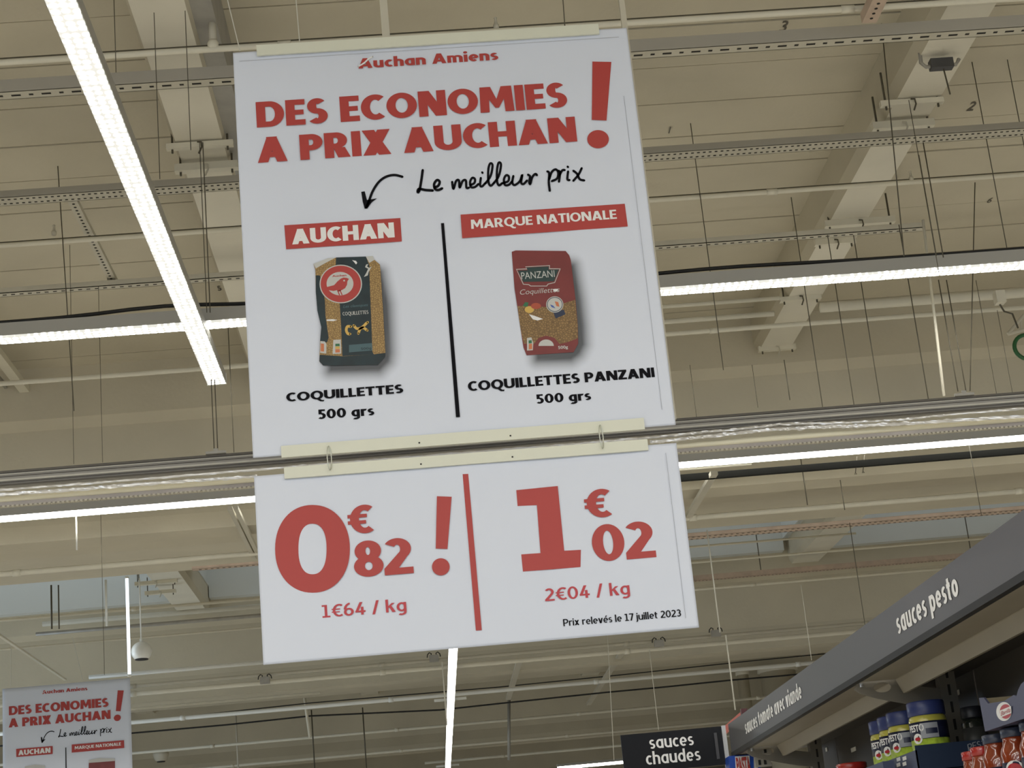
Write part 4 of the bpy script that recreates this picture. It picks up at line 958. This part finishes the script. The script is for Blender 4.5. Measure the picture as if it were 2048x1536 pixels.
# ------------------------------------------------------------------ right hand shelving run
HX = 1.0; YE_ = 5.86
HDR = mat('anthracite_panel', (.085, .085, .092), .45)
hd = thing('shelf_header', 'long anthracite header board above the sauce shelves, white lettering', 'header board', (HX, 4, 2.06))
G().box((HX, 1.6, 2.077), (HX+.012, YE_, 2.1715)).out('board', HDR, hd)
G().box((HX-.002, 1.6, 2.065), (HX+.014, YE_, 2.079)).out('lower_edge', BLACK, hd)
def hplane(u, v, l): return Vector((HX-.0012-l*2, -u, v))
HWHITE = mat('bright_white_print', (.95, .95, .95), .4)
def htext(s, L, R, hT, t):
    a, b = atX(*L, HX), atX(*R, HX)
    zb = (a.z+b.z)/2
    sans(s, 'header_lettering', HWHITE, hd, hplane, (-a.y, zb), (-b.y, zb), zb+hT, t)
htext('sauces pesto', (1797, 1267), (1920, 1192), .0455, .215)
htext('sauces tomate avec viande', (1492, 1464), (1606, 1401), .043, .21)
CAN = mat('canopy_beige', (.30, .265, .20), .55, noise_amt=.04); DARKP = mat('dark_back_panel', (.05, .042, .034), .6)
SG = mat('shelf_grey_beige', (.17, .155, .125), .5)
gon = thing('shelving_unit', 'dark beige metal shelving for sauces at the right, with canopy and holed bracket arms', 'shelving', (1.15, 3.8, 0))
for y0, y1 in ((1.6, 4.07), (4.12, 5.58), (5.63, 5.86)):
    G().box((1.012, y0, 2.066), (1.098, y1, 2.070)).out('canopy_soffit', CAN, gon)
    G().prism([(1.098, 2.070), (1.098, 2.064), (1.112, 2.032), (1.120, 2.032), (1.106, 2.070)], 'y', y0, y1).out('canopy_lip', CAN, gon)
G().box((1.106, 1.6, 2.074), (1.30, YE_, 2.080)).out('top_sheet', DARKP, gon)
def bracket(Y):
    out = [(1.004, 2.052), (1.012, 2.068), (1.03, 2.0735), (1.107, 2.0735), (1.118, 2.054), (1.16, 2.046), (1.205, 2.050), (1.205, 1.985), (1.16, 2.000), (1.11, 2.012), (1.06, 2.026), (1.02, 2.040)]
    cx, cz = 1.070, 2.052
    def pt_at(a):
        dx, dz = math.cos(a), math.sin(a); best = .02
        for i in range(len(out)):
            (x1, z1), (x2, z2) = out[i-1], out[i]; ex, ez = x2-x1, z2-z1; den = dx*ez-dz*ex
            if abs(den) < 1e-9: continue
            tt = ((x1-cx)*ez-(z1-cz)*ex)/den; uu = ((x1-cx)*dz-(z1-cz)*dx)/den
            if tt > 0 and -1e-6 <= uu <= 1+1e-6: best = max(best, tt) if best != .02 else tt
        return (cx+dx*best, cz+dz*best)
    n = 60; o_ = [pt_at(2*math.pi*q/n) for q in range(n)]; h_ = [(cx+.021*math.cos(2*math.pi*q/n), cz+.0115*math.sin(2*math.pi*q/n)) for q in range(n)]
    v = [(x, Y, z) for x, z in o_]+[(x, Y, z) for x, z in h_]+[(x, Y+.006, z) for x, z in o_]+[(x, Y+.006, z) for x, z in h_]
    f = []
    for i in range(n):
        j = (i+1) % n
        f += [(i, j, n+j, n+i), (2*n+i, 3*n+i, 3*n+j, 2*n+j), (i, 2*n+i, 2*n+j, j), (n+i, n+j, 3*n+j, 3*n+i)]
    arm = mesh('bracket_arm', v, f, SG, gon)
    G().lathe((1.020, Y-.004, 2.056), [(.0045, 0), (.0045, .009)], 10).out('screw', ALU, arm)
    up = G().box((1.205, Y-.004, 0), (1.243, Y+.03, 2.074)).out('upright', SG, gon)
    s = G()
    for q in range(30): s.box((1.222, Y-.0046, .9+q*.04), (1.228, Y-.0040, .925+q*.04))
    tag(s.out('slots', HOLE, up), kind='stuff')
for y in (2.65, 4.09, 5.6): bracket(y)
PY = [1.6, 2.65, 4.09, 5.6, 5.86]
for i in range(4): G().box((1.29, PY[i]+.005, 0), (1.30, PY[i+1]-.005, 2.074)).out('back_panel', DARKP, gon)
HL = mat('hole_light', (.7, .68, .6), .5)
for (x, y), w in (((1653, 1499), .012), ((1707, 1499), .03), ((1585, 1502), .010), ((1916, 1385), .012), ((1632, 1492), .010)):
    c = atX(x, y, 1.288); G().box((1.287, c.y-w, c.z-.006), (1.289, c.y+w, c.z+.006)).out('bright_hole', HL, gon)
ZS = 1.72
for z in (ZS, 1.40, 1.05, .70, .35, .10):
    G().box((1.01, 1.6, z-.015), (1.285, YE_, z)).out('shelf_board', SG, gon)
    G().box((1.0, 1.6, z-.045), (1.01, YE_, z+.002)).out('price_rail', SG, gon)

# jars
GLASS = mat('jar_oil', (.48, .45, .08), .15, coat=.5); PESTO = mat('pesto_green', (.42, .58, .06), .3, noise_amt=.35, nscale=70)
LABEL = mat('jar_label_navy', (.012, .016, .045), .35); LID = mat('lid_blue', (.03, .045, .16), .35)
GREYTXT = mat('label_grey_print', (.30, .32, .36), .5)
LOGORED = mat('logo_red', (.45, .02, .03), .4)
def wrap(cx, cy, r, th0, z0, m, parent, name, s, w, h, off=.02, mirror=1):
    """lettering bent round a jar of radius r; th0 = angle of its centre"""
    v, f = glyphs(s, off); x0 = min(p[0] for p in v); x1 = max(p[0] for p in v)
    out = []
    for p in v:
        th = th0+((p[0]-x0)/(x1-x0)-.5)*w/r
        out.append((cx+math.cos(th)*(r+.0006), cy+math.sin(th)*(r+.0006), z0+p[1]/CAP*h))
    return mesh(name, out, f, m, parent)
def patch(cx, cy, r, th0, w, z0, z1, m, parent, name, lift=.0004, oval=False):
    n = 12; v = []; f = []
    if oval:
        for i in range(24):
            a_ = 2*math.pi*i/24; th = th0+math.cos(a_)*w/2/r; v.append((cx+math.cos(th)*(r+lift), cy+math.sin(th)*(r+lift), (z0+z1)/2+math.sin(a_)*(z1-z0)/2))
        f = [tuple(range(24))]
    else:
        for i in range(n+1):
            th = th0+(i/n-.5)*w/r
            for z in (z0, z1): v.append((cx+math.cos(th)*(r+lift), cy+math.sin(th)*(r+lift), z))
        f = [(2*i, 2*i+2, 2*i+3, 2*i+1) for i in range(n)]
    return mesh(name, v, f, m, parent)
def pesto(cx, cy, z, R_, label, H=.150, group='pesto jars in the blue tray'):
    t = thing('pesto_jar', label, 'jar', (cx, cy, z), group)
    c = (cx, cy, z)
    G().lathe(c, [(R_*.9, 0), (R_, .006), (R_, H-.083)], 28).out('pesto_fill', PESTO, t, True)
    G().lathe(c, [(R_, H-.083), (R_, H-.043), (R_*.97, H-.036), (R_*.90, H-.031)], 28).out('glass_body', GLASS, t, True)
    G().lathe(c, [(R_*.95, H-.032), (R_*.99, H-.030), (R_*.99, H-.003), (R_*.95, H)], 28).out('lid', LID, t, True)
    G().lathe(c, [(R_*1.006, H-.084), (R_*1.006, H-.046)], 28).out('label_band', LABEL, t, True)
    th = math.radians(212)
    wrap(cx, cy, R_*1.008, th, z+H-.066, INKWHITE, t, 'label_lettering', 'PESTO', .042, .014, .03)
    patch(cx, cy, R_*1.008, th+.05, .024, z+H-.094, z+H-.071, INKWHITE, t, 'label_oval', .0004, True)
    patch(cx, cy, R_*1.008, th+.05, .015, z+H-.087, z+H-.079, LOGORED, t, 'label_oval_red', .0009, True)
    patch(cx, cy, R_*1.008, math.radians(255), .040, z+H-.083, z+H-.050, GREYTXT, t, 'label_text_block', .0005)
    patch(cx, cy, R_*1.008, math.radians(262), .026, z+H-.074, z+H-.062, LABEL, t, 'label_text_gap', .001)
    return t
def place(px, X): p = atX(px[0], px[1], X); return p
p = place((1851, 1416), 1.125); RJ = .0425
ztop = p.z+.014; zj = ztop-.150
NAMES = ['nearest and largest-looking green pesto jar with blue lid', 'second green pesto jar, just behind the nearest', 'third green pesto jar in the row', 'farthest green pesto jar in the row']
for q, dy in enumerate((0, .195, .283, .371)): pesto(p.x, p.y+dy, zj, RJ*(1 if q == 0 else .98), NAMES[q])
dk = thing('shaded_jar', 'jar beside the upright with deep shade painted into its colours', 'jar', (1.238, p.y+.03, zj))
DG = mat('jar_shade_tone', (.02, .024, .018), .2, coat=.4)  # deep-shelf shade put into the dark glass, lid and label colours
G().lathe((1.238, p.y+.03, zj), [(.026, 0), (.028, .006), (.028, .095), (.024, .105)], 24).out('glass_body', DG, dk, True)
G().lathe((1.238, p.y+.03, zj), [(.025, .106), (.026, .108), (.026, .130), (.024, .132)], 24).out('lid', mat('lid_shade_tone', (.015, .016, .022), .4), dk, True)
G().lathe((1.238, p.y+.03, zj), [(.0283, .03), (.0283, .085)], 24).out('label_band', mat('label_shade_tone', (.05, .05, .045), .5), dk, True)
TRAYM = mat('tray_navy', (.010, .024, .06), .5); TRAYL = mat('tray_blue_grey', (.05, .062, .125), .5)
bx = thing('display_tray', 'dark blue cardboard tray holding the green jars, lettered PESTO', 'box', (1.15, 3.85, zj-.006))
xa = p.x-.052; yn = p.y-.052; zt = atY(1830, 1491, yn).z
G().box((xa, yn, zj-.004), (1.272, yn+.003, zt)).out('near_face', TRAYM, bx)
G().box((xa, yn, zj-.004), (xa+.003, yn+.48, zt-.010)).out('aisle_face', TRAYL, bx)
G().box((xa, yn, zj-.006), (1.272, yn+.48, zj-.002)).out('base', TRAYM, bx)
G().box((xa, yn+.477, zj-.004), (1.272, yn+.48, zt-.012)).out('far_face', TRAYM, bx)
cA, cB = atY(1936, 1499, yn), atY(1986, 1494, yn)
ws = letters('PESTO', .13, .1); v, f = ws[0]; x0_ = min(q[0] for q in v); x1_ = max(q[0] for q in v)
mesh('tray_lettering', [Vector((cA.x+(q[0]-x0_)/(x1_-x0_)*(cB.x-cA.x), yn-.001-q[2]*.0001, cA.z-.004+q[1]*.015+.005*math.sin(math.pi*(q[0]-x0_)/(x1_-x0_)))) for q in v], f, GREYTXT, bx)
for k in range(2):
    for j in range(2):
        c = atX(1796+k*12, 1519+j*11-k*2, xa-.001)
        G().box((xa-.0012, c.y-.018, c.z-.004), (xa-.0004, c.y+.012, c.z+.004)).out('printed_mark', INKWHITE, bx)
st = thing('closed_carton', 'dark closed carton under the lettered tray', 'box', (1.16, p.y+.2, ZS))
G().box((xa+.006, yn+.004, ZS), (1.27, yn+.47, zj-.008)).out('body', mat('carton_dark', (.02, .018, .02), .6), st)
G().box((xa+.005, yn+.20, ZS+.01), (xa+.0056, yn+.25, zj-.02)).out('tape', mat('tape_brown', (.12, .09, .05), .4), st)
# sauce jars at lower right, with a tray standing on their lids
SAUCE = mat('tomato_sauce', (.22, .035, .010), .12, noise_amt=.2, nscale=30, coat=.6); LID2 = mat('lid_slate', (.035, .045, .08), .3); REDL = mat('red_lid', (.38, .025, .02), .25, coat=.4)
def sauce(c, R_, lab, lid, body, H, oval=False):
    z = c[2]-H; cc = (c[0], c[1], z); sc = H/.16
    t = thing('sauce_jar', lab, 'jar', cc)
    G().lathe(cc, [(R_*.92, 0), (R_, .006), (R_, H-.050), (R_*.95, H-.040), (R_*.80, H-.030), (R_*.76, H-.022), (R_*.76, H-.016)], 26).out('glass_body', body, t, True)
    G().lathe(cc, [(R_*.78, H-.017), (R_*.82, H-.016), (R_*.82, H-.002), (R_*.78, H)], 26).out('lid', lid, t, True)
    lb = G().lathe(cc, [(R_*1.006, .012), (R_*1.006, H-.062)], 26).out('label_band', LABEL, t, True)
    if oval:
        patch(c[0], c[1], R_*1.01, math.radians(232), .036, z+H-.092, z+H-.060, INKWHITE, lb, 'label_oval', .0006, True)
        patch(c[0], c[1], R_*1.01, math.radians(232), .028, z+H-.087, z+H-.065, LOGORED, lb, 'label_oval_red', .0012, True)
    return t
XU = 1.052
fb = atX(1970, 1463, XU); zb_ = fb.z
HS = zb_-.003-ZS
for q, (px, lab) in enumerate((((1990, 1468), 'red sauce jar with slate lid under the blue-grey tray, farthest'), ((2027, 1455), 'red sauce jar with slate lid under the blue-grey tray, middle one'), ((2066, 1443), 'red sauce jar with slate lid cut by the right edge'))):
    c = atX(*px, 1.088); sauce((c.x, c.y, zb_-.003), .032, lab, LID2, SAUCE, HS, q == 1)
u = thing('display_tray', 'blue-grey cardboard tray at the right edge with a red and white oval badge', 'box', (1.1, 3.2, zb_))
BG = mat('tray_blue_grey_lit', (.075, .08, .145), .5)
def slab(name, q, d, m, par):
    n = len(q); v = [tuple(a_) for a_ in q]+[tuple(a_+d) for a_ in q]
    return mesh(name, v, [tuple(range(n))[::-1], tuple(range(n, 2*n))]+[(i, (i+1) % n, n+(i+1) % n, n+i) for i in range(n)], m, par)
pts = [(1958, 1396), (1967, 1395), (1976, 1407), (2008, 1402), (2027, 1390), (2033, 1392), (2036, 1380), (2042, 1368), (2056, 1356), (2110, 1335), (2120, 1413), (1970, 1463)]
q = [atX(x, y, XU) for x, y in pts]
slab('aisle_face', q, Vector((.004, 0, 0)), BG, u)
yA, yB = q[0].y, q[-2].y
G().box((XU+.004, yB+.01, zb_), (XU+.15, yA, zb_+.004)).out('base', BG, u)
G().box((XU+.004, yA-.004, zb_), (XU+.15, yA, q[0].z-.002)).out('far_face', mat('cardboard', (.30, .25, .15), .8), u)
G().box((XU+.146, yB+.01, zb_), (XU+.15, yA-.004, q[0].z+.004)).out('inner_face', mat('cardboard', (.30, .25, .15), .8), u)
def ov(cx, cy, rx, ry, X_): return [atX(x, y, X_) for x, y in ell(cx, cy, rx, ry, 28)]
mesh('badge_white', ov(2008, 1423, 15.5, 19, XU-.0008), [tuple(range(28))], INKWHITE, u)
mesh('badge_red', ov(2011, 1423, 11.5, 14.5, XU-.0016), [tuple(range(28))], LOGORED, u)
bb = [atX(x, y, XU-.0022) for x, y in ((2000, 1421), (2022, 1412), (2023, 1426), (2001, 1435))]
mesh('badge_band', bb, [(0, 1, 2, 3)], INKWHITE, u)
v, f = glyphs('Barilla', .0, .3); x0_ = min(t_[0] for t_ in v); x1_ = max(t_[0] for t_ in v)
def bl(a_, b_): top = bb[0].lerp(bb[1], a_); bot = bb[3].lerp(bb[2], a_); return bot.lerp(top, b_)-Vector((.0005, 0, 0))
mesh('badge_lettering', [bl(.06+.88*(t_[0]-x0_)/(x1_-x0_), .2+t_[1]/CAP*.6) for t_ in v], f, LOGORED, u)
for px, lab in (((1963, 1500), 'sauce jar with a red lid in front of the lettered tray, right one'), ((1945, 1509), 'sauce jar with a red lid in front of the lettered tray, left one')):
    c = atX(*px, 1.075); sauce((c.x, c.y, c.z+.006), .027, lab, REDL, SAUCE, c.z+.006-ZS)
c = atX(1703, 1531, 1.13); sauce((c.x, c.y, c.z+.006), .050, 'broad red lid just showing at the bottom edge', REDL, SAUCE, c.z+.006-ZS)
t = thing('display_tray', 'dark blue tray end at the bottom edge, left of the lettered tray', 'box', (1.1, 4.5, ZS))
c = atX(1775, 1520, 1.030); G().box((1.026, c.y+.03, ZS), (1.029, c.y+.26, c.z)).out('aisle_face', TRAYL, t); G().box((1.029, c.y+.03, ZS), (1.052, c.y+.033, c.z)).out('near_face', TRAYL, t)
# far packets under the end of the header
pk = thing('pasta_packet', 'blue packet with red and white PASTA lettering at the far end of the shelf', 'packet', (1.03, 6.1, 1.9))
qa = [atY(x, y, 5.8) for x, y in ((1458, 1512), (1520, 1508), (1524, 1590), (1462, 1594))]
slab('pack', qa, Vector((0, .08, 0)), mat('packet_blue', (.02, .08, .45), .3), pk)
qb = [atY(x, y, 5.797) for x, y in ((1470, 1513), (1499, 1511), (1502, 1590), (1474, 1592))]; mesh('white_field', qb, [(0, 1, 2, 3)][::-1], INKWHITE, pk)
v, f = glyphs('PASTA', .04); x0_ = min(t_[0] for t_ in v); x1_ = max(t_[0] for t_ in v)
mesh('packet_lettering', [Vector((qb[0].x+.001+(t_[0]-x0_)/(x1_-x0_)*(qb[1].x-qb[0].x-.002), 5.795, qb[0].z-.052+t_[1]/CAP*.045)) for t_ in v], f, INKRED, pk)
qb = [atY(x, y, 5.796) for x, y in ((1507, 1512), (1515, 1511), (1518, 1590), (1510, 1590))]; mesh('white_stripe', qb, [(0, 1, 2, 3)][::-1], PALE, pk)
for px, l in (((1523, 1502), 'bracket plate with two square holes at the far end, upper'), ((1523, 1525), 'bracket plate with two square holes at the far end, lower')):
    c = atY(*px, 5.7); t = thing('slotted_plate', l, 'bracket', c)
    G().box((c.x-.022, 5.69, c.z-.014), (c.x+.03, 5.70, c.z+.014)).out('plate', mat('plate_grey', (.38, .36, .31), .5), t)
    for s_ in (-.012, .006): G().box((c.x+s_, 5.688, c.z-.008), (c.x+s_+.008, 5.6905, c.z+.008)).out('square_hole', BLACK, t)
# hot sauces flag sign
Yg = 5.95
fl = thing('aisle_sign', 'black flag sign reading sauces chaudes at the end of the header', 'sign', (.85, Yg, 1.9))
a, b = atY(1241, 1471, Yg), atY(1442, 1452, Yg); zt = (a.z+b.z)/2; zb = atY(1345, 1537, Yg).z; zb = min(zb, atY(1450, 1529, Yg).z)
G().box((a.x, Yg, zb), (b.x, Yg+.012, zt)).out('board', mat('flag_black', (.008, .009, .013), .6, spec=.25), fl)
def ft(s, L, R, T):
    p0, p1, p2 = atY(*L, Yg), atY(*R, Yg), atY(*T, Yg)
    sans(s, 'flag_lettering', HWHITE, fl, lambda u, v, l: Vector((u, Yg-.001-l, v)), (p0.x, p0.z), (p1.x, p0.z), p2.z, .17)
FT = 1
ft('sauces', (1300, 1498), (1388, 1490), (1300, 1472.5)); ft('chaudes', (1293, 1530), (1402, 1521), (1293, 1504))
po = atY(1446, 1470, Yg+.01)
tag(G().box((po.x-.004, Yg, 1.6), (po.x+.010, Yg+.02, zt+.002)).out('sign_post', mat('post_grey', (.42, .42, .42), .35, metal=.3)), 'slim grey post holding the black flag sign', 'post')
tag(G().box((b.x-.028, Yg-.004, zb+.02), (b.x-.018, Yg-.001, zt-.02)).out('sign_clip', mat('clip_dark', (.06, .06, .07), .5)), 'grey clip strip on the right edge of the black flag sign', 'clip')
# red rail of the next run
ra = atX(1484, 1424, HX+.01); rb = atX(1443, 1466, HX-.02)
rd = thing('red_rail', 'salmon red top rail beyond the end of the header', 'rail', (HX, 6.8, ra.z))
a0, a1 = atY(1484, 1421, 6.05), atY(1440, 1460, 6.9)
b0, b1 = atY(1487, 1432, 6.05), atY(1444, 1472, 6.9)
slab('rail_face', [a0, a1, b1, b0], Vector((.01, 0, 0)), mat('salmon_red', (.62, .13, .09), .5), rd)
c0, c1 = atY(1493, 1417, 6.04), atY(1481, 1419, 6.04); G().box((c1.x, 6.03, b0.z-.005), (c0.x, 6.05, c0.z)).out('end_cap', mat('maroon', (.08, .008, .012), .5), rd)
